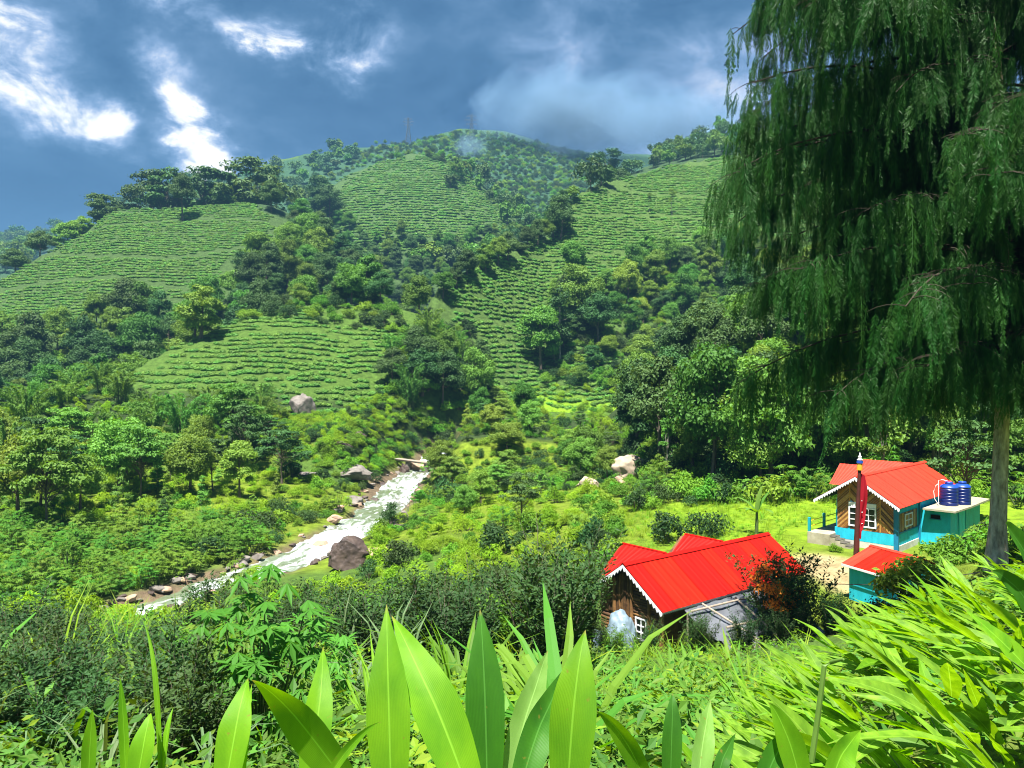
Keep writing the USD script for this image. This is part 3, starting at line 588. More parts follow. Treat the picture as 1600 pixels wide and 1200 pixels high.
def far_tree(seed, H=12.0, R=4.5, mat='tree_dark', n=16, per=34):
    rng = np.random.default_rng(seed); cl = []
    for k in range(n):
        d = sph(rng, 1)[0]; rr = rng.uniform(0.4, 0.9); r = R * rng.uniform(0.3, 0.48)
        cl.append((np.array([d[0] * R * rr, d[1] * R * rr, H * 0.56 + d[2] * H * 0.36 * rr]), (r, r, r * 0.8)))
    return [('trunk', MB().tube([[0, 0, -1], [0, 0, H * 0.3], [0.2, 0, H * 0.7]], [0.3, 0.22, 0.1], 5).out(), 'bark'), ('crown', crown(rng, MB(), cl, per, 1.3, 0.9).out(), mat)]
library('far_tree', [far_tree(131), far_tree(132, R=5.2), far_tree(133, R=3.6, mat='tree'), far_tree(134, mat='tree')])
# ------------------------------------------------------------------ where things grow
from shapely.geometry import Polygon
from shapely import contains_xy
def in_poly(poly, px, py): return contains_xy(Polygon(poly), px, py)
class Taken:
    """Keeps plants apart."""
    def __init__(s): s.pts = []
def thin(xy, gap):
    """Greedy thinning: no two closer than gap (per point)."""
    gap = np.broadcast_to(gap, (len(xy),)); keep, cell = [], {}
    g0 = float(np.max(gap)) if len(gap) else 1.0
    for i, (x, y) in enumerate(xy):
        k = (int(x // g0), int(y // g0)); ok = True
        for a in (-1, 0, 1):
            for b in (-1, 0, 1):
                for j in cell.get((k[0] + a, k[1] + b), ()):
                    if (xy[j, 0] - x) ** 2 + (xy[j, 1] - y) ** 2 < (0.5 * (gap[i] + gap[j])) ** 2: ok = False; break
                if not ok: break
            if not ok: break
        if ok: cell.setdefault(k, []).append(i); keep.append(i)
    return np.array(keep, int)
def scatter_view(rng, poly, n, gap, lo=6.0, hi=1500.0):
    """Spots on the ground seen inside a polygon of the photograph, no closer than gap metres."""
    b = Polygon(poly).bounds
    px, py = rng.uniform(b[0], b[2], n), rng.uniform(b[1], b[3], n)
    k = in_poly(poly, px, py); px, py = px[k], py[k]
    D = cast(px, py); k = np.isfinite(D) & (D > lo) & (D < hi); px, D = px[k], D[k]
    xy = np.stack([(px - CX) / F * D, D], 1)
    return xy[thin(xy, gap)] if len(xy) else xy
def scatter_band(rng, px0, px1, d0, d1, n, gap):
    """Spots between two bearings and two distances."""
    px = rng.uniform(px0, px1, n); D = np.sqrt(rng.uniform(d0 ** 2, d1 ** 2, n)); xy = np.stack([(px - CX) / F * D, D], 1)
    return xy[thin(xy, gap)]
def keep_clear(xy, extra=0.0):
    """Drops spots in the river, on the pads of buildings and other cleared ground."""
    d, i = _rt.query(xy); ok = d > RIVER_F[i, 3] + 0.8 + extra
    ok &= ~((xy[:, 1] < RIVER_F[i, 1]) & (d < RIVER_F[i, 3] + 7.0) & (RIVER_F[i, 1] < 72) & (xy[:, 0] < -14))     # shingle along the lower bend
    for x0, y0, R in CLEAR: ok &= np.hypot(xy[:, 0] - x0, xy[:, 1] - y0) > R + extra
    return xy[ok]
def z_at(xy): return ground(xy[:, 0], xy[:, 1])
ADJ = {'broad_tree': 'mid green rounded tree', 'dark_tree': 'dark green rounded tree', 'pale_tree': 'pale green leafy tree', 'umbrella_tree': 'flat topped layered tree', 'sapling': 'slim young tree', 'bamboo_clump': 'feathery bamboo clump',
       'tall_shrub': 'dark small leaved shrub', 'star_plant': 'pale feathery plant', 'broad_tuft': 'strap leaved plant'}
def name_each(items, zones):
    """Labels for countable plants: kind, then the landmark it stands by, then what singles it out among its like there."""
    sets = {}
    for it in items:
        z = next(w for lim, w in zones if it['px'] < lim); sets.setdefault((it['adj'], z), []).append(it)
    for (adj, z), its in sets.items():
        left = list(its)
        def take(key, word):
            if len(left) > 1:
                it = min(left, key=key); left.remove(it); tag(it['prim'], f'{word} {adj} {z}')
        if len(its) > 1:
            take(lambda q: q['px'], 'leftmost'); take(lambda q: -q['px'], 'rightmost')
            take(lambda q: -q['H'], 'tallest' if len(its) > 3 else 'middle'); take(lambda q: q['D'], 'nearest middle'); take(lambda q: -q['D'], 'farthest middle')
        for it in left: tag(it['prim'], f'{adj} {z}' if len(its) == 1 else f'another {adj} {z}')
def grow(rng, name, kinds, xy, smin, smax, zones, cat, group, stretch=0.15):
    """Countable trees: each its own thing with trunk and crown."""
    z = z_at(xy); items = []
    for (x, y), zz in zip(xy, z):
        kd = kinds[rng.integers(len(kinds))]; pr = LIBS[kd]; pr = pr[rng.integers(len(pr))]
        s = rng.uniform(smin, smax); k = 1 + stretch * rng.normal(); bam = kd == 'bamboo_clump'
        p = thing(kd if bam else name, None, 'bamboo' if bam else cat, (x, y, zz - 0.15), rng.uniform(0, 6.28), np.array([s, s, s * k]), group, ref=pr)
        items.append(dict(prim=p, adj=ADJ[kd], px=CX + F * x / y, D=y, H=s * k))
    name_each(items, zones)
def mass(rng, name, kinds, xy, smin, smax, label, cat, sink=0.05, stretch=0.2, weights=None):
    protos = [p for k in kinds for p in LIBS[k]]
    w = np.array([1.0 / len(LIBS[k]) * (weights[i] if weights else 1) for i, k in enumerate(kinds) for _ in LIBS[k]]); w /= w.sum()
    n = len(xy); z = z_at(xy); s = rng.uniform(smin, smax, n)
    sc = np.stack([s, s, s * (1 + stretch * rng.normal(size=n).clip(-1.5, 1.5))], 1)
    return stuff(name, protos, np.stack([xy[:, 0], xy[:, 1], z - sink * s], 1), rng.uniform(0, 6.28, n), sc, rng.choice(len(protos), n, p=w), label, cat, rng.normal(size=(n, 2)) * 0.08)
CLEAR = []
def one(kind, var, px, top, D, label, cat, name=None, rz=None, group=None, base=None, wide=1.0):
    """A tree standing D metres ahead whose top reaches the row `top` of the photograph."""
    x = (px - CX) / F * D; zg = float(ground(x, D)[0]) if base is None else CAMZ + (CY - base) / F * D
    H = CAMZ + (CY - top) / F * D - zg
    pr = LIBS[kind][var]; H0 = NOMINAL[kind]
    s = H / H0
    return thing(name or kind, label, cat, (x, D, zg - 0.1), (px * 1.7) % 6.28 if rz is None else rz, np.array([s * wide, s * wide, s]), group, ref=pr)
NOMINAL = {'broad_tree': 12.2, 'dark_tree': 12.2, 'pale_tree': 12.2, 'slim_tree': 16.8, 'umbrella_tree': 12.3, 'sapling': 7.2, 'bamboo_clump': 9.0, 'shrub': 1.5, 'dark_shrub': 1.8, 'tall_shrub': 3.0, 'far_tree': 12.0, 'star_plant': 2.0, 'yellow_shrub': 1.4}
# ------------------------------------------------------------------ buildings
M['roof_red'] = plain_mat('red_painted_sheet', (0.46, 0.006, 0.002), 0.55, 0.15, noise=0.42, nscale=1.6, stretch=(0.5, 2.2, 0.5), bump=0.05, detail=8)
M['roof_orange'] = plain_mat('sun_faded_red_sheet', (0.49, 0.012, 0.002), 0.55, 0.15, noise=0.42, nscale=1.6, stretch=(0.5, 2.2, 0.5), bump=0.05, detail=8)
M['roof_coral'] = plain_mat('coral_red_sheet', (0.56, 0.042, 0.020), 0.55, 0.18, noise=0.34, nscale=1.5, stretch=(0.5, 2.2, 0.5), bump=0.05, detail=8)
M['white_trim'] = plain_mat('white_painted_board', (0.74, 0.74, 0.78), 0.55, noise=0.18, nscale=7)
M['blue_wall'] = plain_mat('turquoise_wall_paint', (0.020, 0.47, 0.64), 0.7, 0.25, noise=0.30, nscale=2.2, stretch=(1.4, 1.4, 0.5), bump=0.15, bscale=30, detail=8)
M['teal_wall'] = plain_mat('teal_wall_paint', (0.016, 0.34, 0.42), 0.7, 0.25, noise=0.36, nscale=2.2, stretch=(1.4, 1.4, 0.5), bump=0.15, bscale=30, detail=8)
M['deep_blue'] = plain_mat('deep_blue_post_paint', (0.008, 0.17, 0.33), 0.6, noise=0.2, nscale=3)
M['plinth'] = plain_mat('whitewashed_plinth', (0.60, 0.58, 0.52), 0.85, 0.2, noise=0.35, nscale=2.2, bump=0.2, detail=8)
M['concrete'] = plain_mat('weathered_concrete', (0.44, 0.39, 0.30), 0.9, 0.2, nscale=1.8, bump=0.3, col2=(0.24, 0.21, 0.15), detail=9)
M['dark_step'] = plain_mat('dark_stone_tread', (0.10, 0.09, 0.075), 0.85, 0.2, noise=0.5, nscale=4)
M['slab'] = plain_mat('mossy_concrete_slab', (0.36, 0.335, 0.25), 0.9, 0.2, nscale=1.2, bump=0.3, col2=(0.22, 0.22, 0.13), detail=9)
for i, (c, c2) in enumerate([((0.27, 0.105, 0.022), (0.13, 0.048, 0.012)), ((0.42, 0.20, 0.045), (0.24, 0.09, 0.02)), ((0.13, 0.048, 0.014), (0.06, 0.024, 0.008)), ((0.52, 0.30, 0.085), (0.32, 0.15, 0.035))]):
    M[f'wood{i}'] = plain_mat(f'varnished_board_{i}', c, 0.5, 0.4, nscale=5, bump=0.15, col2=c2, stretch=(1.2, 1.2, 1.2), detail=6)
for i, (c, c2) in enumerate([((0.17, 0.085, 0.030), (0.06, 0.03, 0.012)), ((0.26, 0.13, 0.045), (0.10, 0.05, 0.02)), ((0.11, 0.055, 0.022), (0.04, 0.02, 0.01))]):
    M[f'log{i}'] = plain_mat(f'rough_timber_{i}', c, 0.75, 0.3, nscale=4, bump=0.5, col2=c2, stretch=(1, 1, 1), detail=8)
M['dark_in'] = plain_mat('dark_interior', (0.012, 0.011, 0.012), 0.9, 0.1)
M['glass'] = usdkit.material(stage, '/World/Looks/window_glass', {'p': ('principled_bsdf', {'base_color': (0.010, 0.012, 0.016), 'roughness': 0.06, 'specular_ior_level': 0.5})}, [], surface='p.BSDF')
M['tank'] = plain_mat('blue_tank_plastic', (0.004, 0.014, 0.12), 0.36, 0.5, noise=0.15, nscale=2)
M['tank_lid'] = plain_mat('blue_tank_lid', (0.008, 0.050, 0.30), 0.4, 0.5)
M['pipe'] = plain_mat('white_plastic_pipe', (0.72, 0.72, 0.70), 0.4)
M['tarp_grey'] = plain_mat('grey_plastic_sheet', (0.125, 0.135, 0.155), 0.42, 0.4, noise=0.45, nscale=1.5, bump=0.8, bscale=5)
M['tarp_blue'] = plain_mat('faded_blue_tarpaulin', (0.19, 0.265, 0.33), 0.5, 0.4, noise=0.25, nscale=2.0, bump=0.6, bscale=6)
M['pole'] = plain_mat('bare_wood_pole', (0.34, 0.28, 0.22), 0.8, noise=0.4, nscale=5)
M['yellow'] = plain_mat('yellow_board', (0.62, 0.36, 0.015), 0.6, noise=0.2, nscale=4)
M['flag'] = leaf_mat('dark_red_cloth', (0.30, 0.006, 0.016), (0.24, 0.005, 0.014), 0.2, 0.8, hue=0.0, val=0.1, tcol=(0.4, 0.01, 0.02))
M['mast'] = plain_mat('dark_red_mast', (0.085, 0.020, 0.014), 0.6, noise=0.4, nscale=3)
M['gold'] = plain_mat('yellow_cloth_band', (0.60, 0.33, 0.02), 0.6)
M['wire'] = plain_mat('black_cable', (0.02, 0.02, 0.02), 0.5)

def prism(poly, depth):
    """A flat outline in (x, z), depth thick along y, front face at y = 0."""
    m = trimesh.creation.extrude_polygon(poly, depth, engine='earcut'); v = m.vertices[:, [0, 2, 1]].copy(); m = trimesh.Trimesh(v, m.faces[:, ::-1], process=False); return m
def moved(m, d):
    m = m.copy(); m.apply_translation(d); return m
def box(lo, hi, bevel=0.0):
    lo, hi = np.minimum(lo, hi).astype(float), np.maximum(lo, hi).astype(float)
    if bevel <= 0: return trimesh.creation.box(bounds=(lo, hi))
    e = np.minimum(bevel, (hi - lo) * 0.4); pts = []
    for sx in (0, 1):
        for sy in (0, 1):
            for sz in (0, 1):
                c = np.where([sx, sy, sz], hi, lo); s_ = np.where([sx, sy, sz], -1, 1) * e
                pts += [c + s_ * [0, 1, 1], c + s_ * [1, 0, 1], c + s_ * [1, 1, 0]]
    return trimesh.convex.convex_hull(np.array(pts))
def roof_sheet(p00, p10, p01, p11, pitch=0.30, amp=0.014, thick=0.006):
    """A corrugated sheet over a quad: ribs run from the p0x edge (ridge) to the p1x edge (eave); corners (ridge near, eave near, ridge far, eave far)."""
    p00, p10, p01, p11 = (np.asarray(q, float) for q in (p00, p10, p01, p11)); n = max(3, int(np.linalg.norm(p01 - p00) / pitch) * 4); t = np.linspace(0, 1, n + 1)
    nor = nrm(np.cross(p10 - p00, p01 - p00)); nor = nor * np.sign(nor[2] if abs(nor[2]) > 1e-6 else 1)
    wv = np.maximum(np.cos(t * np.linalg.norm(p01 - p00) / pitch * 2 * np.pi), -0.2)
    up = np.outer(wv * amp, nor); k = np.linspace(0, 1, 4); V = []
    for a in k:
        V.append((p00 * (1 - a) + p10 * a)[None] * (1 - t[:, None]) + (p01 * (1 - a) + p11 * a)[None] * t[:, None] + up)
    V = np.array(V); low = V - nor * thick; A = np.concatenate([V, low]).reshape(-1, 3); m = n + 1; f = []
    i, j = np.meshgrid(np.arange(3), np.arange(n), indexing='ij'); a = (i * m + j).ravel(); q = np.stack([a, a + m, a + m + 1, a + 1], 1)
    o = 4 * m; q2 = q[:, ::-1] + o
    e1 = np.stack([np.arange(n), np.arange(n) + 1, np.arange(n) + 1 + o, np.arange(n) + o], 1); e2 = e1[:, ::-1] + 3 * m
    return A, np.vstack([q, q2, e1, e2])
def slope_sheets(par, x0, z0, x1, z1, y0, y1, width, mats, seed, slant=None):
    """One roof slope in the house's frame, ridge (x0, z0) to eave (x1, z1), y0..y1, laid in separate sheets lapping each other."""
    rg = np.random.default_rng(seed); n = max(1, round((y1 - y0) / width)); ys = np.linspace(y0, y1, n + 1)
    for k in range(n):
        dz = 0.006 * (k % 2) + 0.004 * rg.random(); lap = 0.04 if k < n - 1 else 0; dx = rg.uniform(-0.015, 0.03) * np.sign(x1 - x0)
        a, b = ys[k], ys[k + 1] + lap
        obj('roof_sheet', roof_sheet((x0, a, z0 + dz), (x1 + dx, a, z1 + dz), (x0, b, z0 + dz), (x1 + dx, b, z1 + dz)), M[mats[rg.integers(len(mats))]], par)
def barge(x0, z0, x1, z1, drop=0.13, tooth=0.20, tri=True):
    """A barge board along a roof verge with a scalloped lower edge."""
    L = math.hypot(x1 - x0, z1 - z0); n = int(L / tooth); d = np.array([(x1 - x0) / L, (z1 - z0) / L]); top = [(x0, z0), (x1, z1)]
    low = []
    for k in range(2 * n + 1):
        q = np.array([x0, z0]) + d * L * k / (2 * n); low.append((q[0], q[1] - drop - (0.13 if k % 2 else 0.0)))
    return Polygon(top + low[::-1]).buffer(0)
def window(par, x0, x1, z0, z1, y, cols, rows, bar=0.05, frame=0.08, name='window', face='y'):
    """A framed window on a wall facing -y (or +x): frame standing proud, bars, dark panes."""
    def put(lo, hi):
        if face == 'y': return box((lo[0], y + lo[1], lo[2]), (hi[0], y + hi[1], hi[2]))
        return box((y - hi[1], lo[0], lo[2]), (y - lo[1], hi[0], hi[2]))
    mb = MB()
    for lo, hi in (((x0, -0.05, z0), (x0 + frame, 0.03, z1)), ((x1 - frame, -0.05, z0), (x1, 0.03, z1)), ((x0 + frame, -0.05, z0), (x1 - frame, 0.03, z0 + frame)), ((x0 + frame, -0.05, z1 - frame), (x1 - frame, 0.03, z1))): mb.mesh(put(lo, hi))
    w = obj(name, mb.out(), M['white_trim'], par)
    gx, gz = np.linspace(x0 + frame, x1 - frame, cols + 1), np.linspace(z0 + frame, z1 - frame, rows + 1)
    for k in range(1, cols): obj('bar', put((gx[k] - bar / 2, -0.035, z0 + frame), (gx[k] + bar / 2, 0.012, z1 - frame)), M['white_trim'], w)
    for k in range(1, rows):
        for c in range(cols): obj('bar', put((gx[c] + bar / 2, -0.03, gz[k] - bar / 2), (gx[c + 1] - bar / 2, 0.01, gz[k] + bar / 2)), M['white_trim'], w)
    for c in range(cols):
        for r_ in range(rows): obj('pane', put((gx[c], 0.014, gz[r_]), (gx[c + 1], 0.022, gz[r_ + 1])), M['glass'], w)
    return w
def gable_walls(par, name, x0, x1, y0, y1, zw, xr, zr, t=0.14, mat='dark_in'):
    """Four walls under a pitched roof: the two end walls rise to the ridge."""
    def zl(x): return zr - (zr - zw) * abs(x - xr) / ((x1 - xr) if x > xr else (xr - x0))
    out = Polygon([(x0, 0.0), (x1, 0.0), (x1, zl(x1)), (xr, zr), (x0, zl(x0))])
    mb = MB(); mb.mesh(moved(prism(out, t), (0, y0, 0))).mesh(moved(prism(out, t), (0, y1 - t, 0))); mb.mesh(box((x0, y0 + t, 0), (x0 + t, y1 - t, zl(x0)))).mesh(box((x1 - t, y0 + t, 0), (x1, y1 - t, zl(x1))))
    return obj(name, mb.out(), M[mat], par)

# ---- the blue house: front gable towards the left, flat roofed annexe with water tanks on its right
H2 = np.array([22.5, 48.36]); H2R = math.radians(-46.0); H2Z = -10.6
PADS.append((24.0, 52.5, 7.5, H2Z, 4.0)); PADS.append((28.5, 50.5, 4.0, H2Z, 3.0))
def house_two():
    h = thing('blue_house', 'turquoise house with coral red roof, chevron timber gable and white window', 'house', (*H2, CAMZ + H2Z), H2R)
    xl, xr_, yb = -1.42, 2.36, 11.8; EZ, RZ, ex = 2.9, 4.63, 2.7
    k = (RZ - EZ) / ex
    wall = gable_walls(h, 'wall', xl, xr_, 0.0, yb, RZ - k * 2.36 - 0.06, 0.0, RZ - 0.06, mat='blue_wall')
    obj('plinth', box((xl - 0.03, -0.03, -0.3), (xr_ + 0.03, 4.2, 0.42), 0.02), M['plinth'], h)
    obj('blue_band', box((xl + 0.06, -0.035, 0.424), (xr_ - 0.2, -0.003, 1.12)), M['blue_wall'], h)
    # chevron boarding of the gable: every board a piece
    top = lambda x: RZ - 0.14 - k * abs(x)
    region = Polygon([(xl + 0.05, 1.14), (xr_ - 0.22, 1.14), (xr_ - 0.22, top(xr_ - 0.22)), (0, top(0)), (xl + 0.05, top(xl + 0.05))])
    wx0, wx1, wz0, wz1 = -0.62, 1.10, 1.34, 2.62
    hole = Polygon([(wx0 - 0.02, wz0 - 0.02), (wx1 + 0.02, wz0 - 0.02), (wx1 + 0.02, wz1 + 0.30), (wx0 - 0.02, wz1 + 0.30)])
    rg = np.random.default_rng(5)
    cx = [(-0.85, -1), (0.45, 1), (1.7, -1)]
    def boards(cell, sign, ox):
        bw = 0.16
        for q in np.arange(-6, 9, bw):
            # diagonal board: z = sign * (x - ox) + q .. q + bw * sqrt2
            w = bw * 0.86 * math.sqrt(2) * 0.72
            p = Polygon([(-5, sign * (-5 - ox) + q), (5, sign * (5 - ox) + q), (5, sign * (5 - ox) + q + w), (-5, sign * (-5 - ox) + q + w)])
            c = p.intersection(cell).difference(hole)
            for g in getattr(c, 'geoms', [c]):
                if g.geom_type == 'Polygon' and g.area > 0.012:
                    d = 0.016 + 0.012 * rg.random(); obj('board', moved(prism(g, d), (0, -d - 0.001, 0)), M[f'wood{rg.choice(4, p=[.35, .3, .2, .15])}'], h)
    strips = [(xl, -0.55, 1), (-0.55, 0.35, -1), (0.35, 1.35, 1), (1.35, xr_, -1)]
    for (a, b, s_) in strips:
        cell = region.intersection(Polygon([(a, 0), (b, 0), (b, 6), (a, 6)])).buffer(-0.004)
        boards(cell, s_, (a + b) / 2)
    for x in (-0.55, 0.35, 1.35):
        obj('batten', box((x - 0.035, -0.045, max(1.14, wz1 + 0.32) if wx0 < x < wx1 else 1.14), (x + 0.035, -0.03, top(x) - 0.02)), M['wood3'], h)
    window(h, wx0, wx1, wz0, wz1, -0.02, 4, 3)
    obj('window_header', box((wx0, -0.05, wz1 + 0.02), (wx1, -0.004, wz1 + 0.28)), M['white_trim'], h)
    obj('corner_post', box((xr_ - 0.2, -0.06, 0.1), (xr_ + 0.06, 0.16, EZ - 0.02), 0.01), M['deep_blue'], h)
    obj('corner_post', box((xl - 0.10, -0.05, 0.42), (xl + 0.05, 0.1, 1.15), 0.01), M['blue_wall'], h)
    # right side wall: blue below, boarded bay with a window above
    for q in range(9):
        obj('board', box((xr_ + 0.002, 0.35 + q * 0.36, 1.25), (xr_ + 0.022 + 0.008 * (q % 2), 0.35 + q * 0.36 + 0.34, 2.42)), M[f'wood{q % 4}'], h)
    window(h, 1.2, 2.6, 1.45, 2.3, xr_ + 0.03, 2, 2, name='side_window', face='x')
    obj('sill_strip', box((xr_ + 0.001, 0.2, 1.15), (xr_ + 0.06, 4.0, 1.245)), M['deep_blue'], h)
    obj('downpipe', box((xr_ + 0.002, 3.86, 0.3), (xr_ + 0.1, 3.98, EZ - 0.1)), M['deep_blue'], h)
    # roof
    rf = MB()
    y0, y1 = -0.6, 12.3
    slope_sheets(h, 0.02, RZ, ex, EZ, y0, y1, 1.0, ['roof_coral'], 1)
    slope_sheets(h, -0.02, RZ, -ex, EZ, y0, y1, 1.0, ['roof_coral'], 2)
    obj('ridge_cap', prism(Polygon([(-0.17, RZ - 0.05), (0, RZ + 0.06), (0.17, RZ - 0.05), (0.17, RZ - 0.03), (0, RZ + 0.085), (-0.17, RZ - 0.03)]), y1 - y0), M['roof_coral'], h).GetAttribute('points')
    for s_ in (-1, 1):
        bb = barge(0, RZ - 0.02, s_ * ex, EZ - 0.02); obj('barge_board', moved(prism(bb, 0.025), (0, y0 - 0.03, 0)), M['white_trim'], h)
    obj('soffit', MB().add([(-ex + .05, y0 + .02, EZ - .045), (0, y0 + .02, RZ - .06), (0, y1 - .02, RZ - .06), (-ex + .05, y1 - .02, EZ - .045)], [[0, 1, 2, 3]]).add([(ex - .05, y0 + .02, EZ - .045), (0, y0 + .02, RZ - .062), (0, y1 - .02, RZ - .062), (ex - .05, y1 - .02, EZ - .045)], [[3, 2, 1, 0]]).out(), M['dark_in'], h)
    for yw, n in ((6.75, 0), (11.2, 1)):
        hw, dz, xe = 1.9, 1.35, -3.95
        for s_ in (-1, 1):
            a = (xe, yw + 0.02 * s_, RZ + 0.01 + 0.003 * n); b = (xe, yw + s_ * hw, RZ - dz); c = (-0.3, yw + 0.02 * s_, RZ + 0.01); d = (-0.3 - 1.9, yw + s_ * hw, RZ - dz)
            obj('wing_roof_sheet', roof_sheet(a, b, c, d), M['roof_coral'], h)
        out = Polygon([(yw - 1.6, 0), (yw + 1.6, 0), (yw + 1.6, RZ - 1.25), (yw, RZ - 0.1), (yw - 1.6, RZ - 1.25)])
        m = trimesh.creation.extrude_polygon(out, 2.0, engine='earcut'); v = np.stack([m.vertices[:, 2] - 3.5, m.vertices[:, 0], m.vertices[:, 1]], 1); obj('wing_wall', (v, m.faces), M['blue_wall'], h)
    # porch with steps and teal posts
    obj('porch_floor', box((-2.95, -1.0, -0.3), (-1.46, 4.5, 0.76), 0.02), M['concrete'], h)
    for q in range(4):
        obj('step', box((-1.458 + q * 0.33, -0.98 + 0.01 * q, -0.2), (-1.458 + (q + 1) * 0.33, -0.12, 0.60 - q * 0.16), 0.012), M['concrete'], h)
        obj('tread', box((-1.45 + q * 0.33, -0.99 + 0.01 * q, 0.604 - q * 0.16), (-1.46 + (q + 1) * 0.33, -0.11, 0.635 - q * 0.16)), M['dark_step'], h)
    for (x, y) in ((-2.85, -0.9), (-2.85, 1.4), (-2.85, 3.6)): obj('porch_post', box((x - 0.08, y - 0.08, 0.765), (x + 0.08, y + 0.08, 1.7), 0.01), M['teal_wall'], h)
    for z in (1.1, 1.45): obj('rail', MB().tube([(-2.85, -0.9, z), (-2.85, 3.6, z)], 0.022, 6).out(), M['yellow'], h)
    # flat roofed annexe
    ax0, ax1 = xr_ + 0.004, 4.2
    obj('annexe_wall', box((ax0, 4.1, -0.4), (ax1, 7.3, 2.34)), M['blue_wall'], h); obj('annexe_wall', box((ax0, 7.55, -0.4), (ax1 - 0.02, 10.9, 2.34)), M['teal_wall'], h); obj('annexe_recess', box((ax0, 7.305, -0.4), (ax1 - 0.4, 7.545, 2.33)), M['dark_in'], h)
    obj('vent', box((3.05, 4.02, 1.78), (3.6, 4.097, 2.02)), M['dark_in'], h)
    obj('vent_sill', box((3.0, 3.98, 1.72), (3.65, 4.095, 1.776)), M['deep_blue'], h)
    sl = Polygon([(2.72, 3.55), (4.62, 3.6), (4.75, 6.5), (4.7, 11.2), (3.9, 11.5), (2.72, 11.45)])
    m = trimesh.creation.extrude_polygon(sl, 0.12, engine='earcut'); m.apply_translation((0, 0, 2.345)); obj('roof_slab', m, M['slab'], h)
    obj('drain_pipe', MB().tube([(4.24, 5.6, 2.3), (4.28, 5.6, 1.2), (4.27, 5.65, -0.2)], 0.035, 8).out(), M['teal_wall'], h)
    return h
house_two()
def to_world(o, rz, p):
    c, s_ = math.cos(rz), math.sin(rz); return np.array([o[0] + c * p[0] - s_ * p[1], o[1] + s_ * p[0] + c * p[1], p[2]])
def tank(lx, ly, r, hh, label):
    p = to_world(H2, H2R, (lx, ly, CAMZ + H2Z + 2.467)); t = thing('water_tank', label, 'water tank', p, lx)
    prof = [(0, 0), (r * 0.98, 0), (r, 0.03)]
    for q in range(5):
        z = 0.05 + q * (hh - 0.1) / 5; prof += [(r, z), (r, z + 0.16), (r - 0.025, z + 0.19), (r - 0.025, z + (hh - 0.1) / 5 - 0.02)]
    prof += [(r, hh)]
    b = trimesh.creation.revolve(np.array(prof + [(0, hh)]), sections=36); obj('body', b, M['tank'], t, smooth=25)
    top = [(r * 0.99, hh + 0.002)] + [(r * math.cos(a), hh + 0.26 * math.sin(a)) for a in np.linspace(0.15, 1.2, 6)] + [(0.24, hh + 0.27), (0, hh + 0.27)]
    obj('dome', trimesh.creation.revolve(np.array(top), sections=36), M['tank_lid'], t, smooth=25)
    obj('lid', trimesh.creation.revolve(np.array([(0, hh + 0.272), (0.25, hh + 0.272), (0.25, hh + 0.35), (0.22, hh + 0.38), (0, hh + 0.39)]), sections=24), M['tank_lid'], t, smooth=25)
    for q in range(3): obj('label_band', box((-0.14, -r - 0.012, 0.62 + q * 0.24), (0.14, -r + 0.03, 0.68 + q * 0.24)), M['pipe'], t)
tank(3.55, 6.1, 0.56, 1.18, 'blue water tank on the flat roof, nearer and left of the pair')
tank(4.05, 7.2, 0.52, 1.16, 'blue water tank on the flat roof, farther and right of the pair')
w_ = lambda x, y, z: to_world(H2, H2R, (x, y, CAMZ + H2Z + z))
tag(obj('water_pipe', MB().tube([w_(3.15, 5.3, 2.5), w_(3.15, 5.3, 4.15), w_(3.3, 5.5, 4.2), w_(3.5, 5.9, 4.1)], 0.028, 8).tube([w_(3.15, 5.28, 2.55), w_(2.95, 5.2, 2.9), w_(2.88, 5.2, 3.4), w_(3.0, 5.25, 3.8), w_(3.15, 5.3, 3.95)], 0.02, 8).out(), M['pipe']), 'white plastic water pipe standing beside the blue tanks', 'pipe')

# ---- the small hut in front of it
def hut():
    d = nrm(np.array([-0.358, 0.934])); rz = math.atan2(d[1], d[0]) - math.pi / 2          # local y runs along the eave, away
    o = np.array([18.47, 36.5]); zg = -11.3
    PADS.append((19.5, 38.2, 2.6, zg, 2.0))
    h = thing('small_hut', 'small turquoise hut with red roof in front of the blue house', 'hut', (*o, CAMZ + zg), rz)
    e, r_ = 1.85, 2.62
    slope_sheets(h, 1.98, r_, -0.02, e, -0.2, 3.0, 0.8, ['roof_coral', 'roof_orange'], 11); slope_sheets(h, 2.02, r_, 4.05, e, -0.2, 3.0, 0.8, ['roof_coral'], 12)
    obj('ridge_cap', moved(prism(Polygon([(1.85, r_ - 0.02), (2.0, r_ + 0.05), (2.15, r_ - 0.02), (2.15, r_ + 0.0), (2.0, r_ + 0.075), (1.85, r_ + 0.0)]), 3.2), (0, -0.2, 0)), M['roof_coral'], h)
    gable_walls(h, 'wall', 0.25, 3.75, 0.05, 2.75, 1.80, 2.0, 2.5, mat='blue_wall')
    window(h, 0.7, 1.3, 1.0, 1.5, 0.05, 2, 1, name='hut_window')
    obj('fascia', box((-0.045, -0.2, e - 0.12), (-0.022, 3.0, e - 0.01)), M['white_trim'], h)
hut()
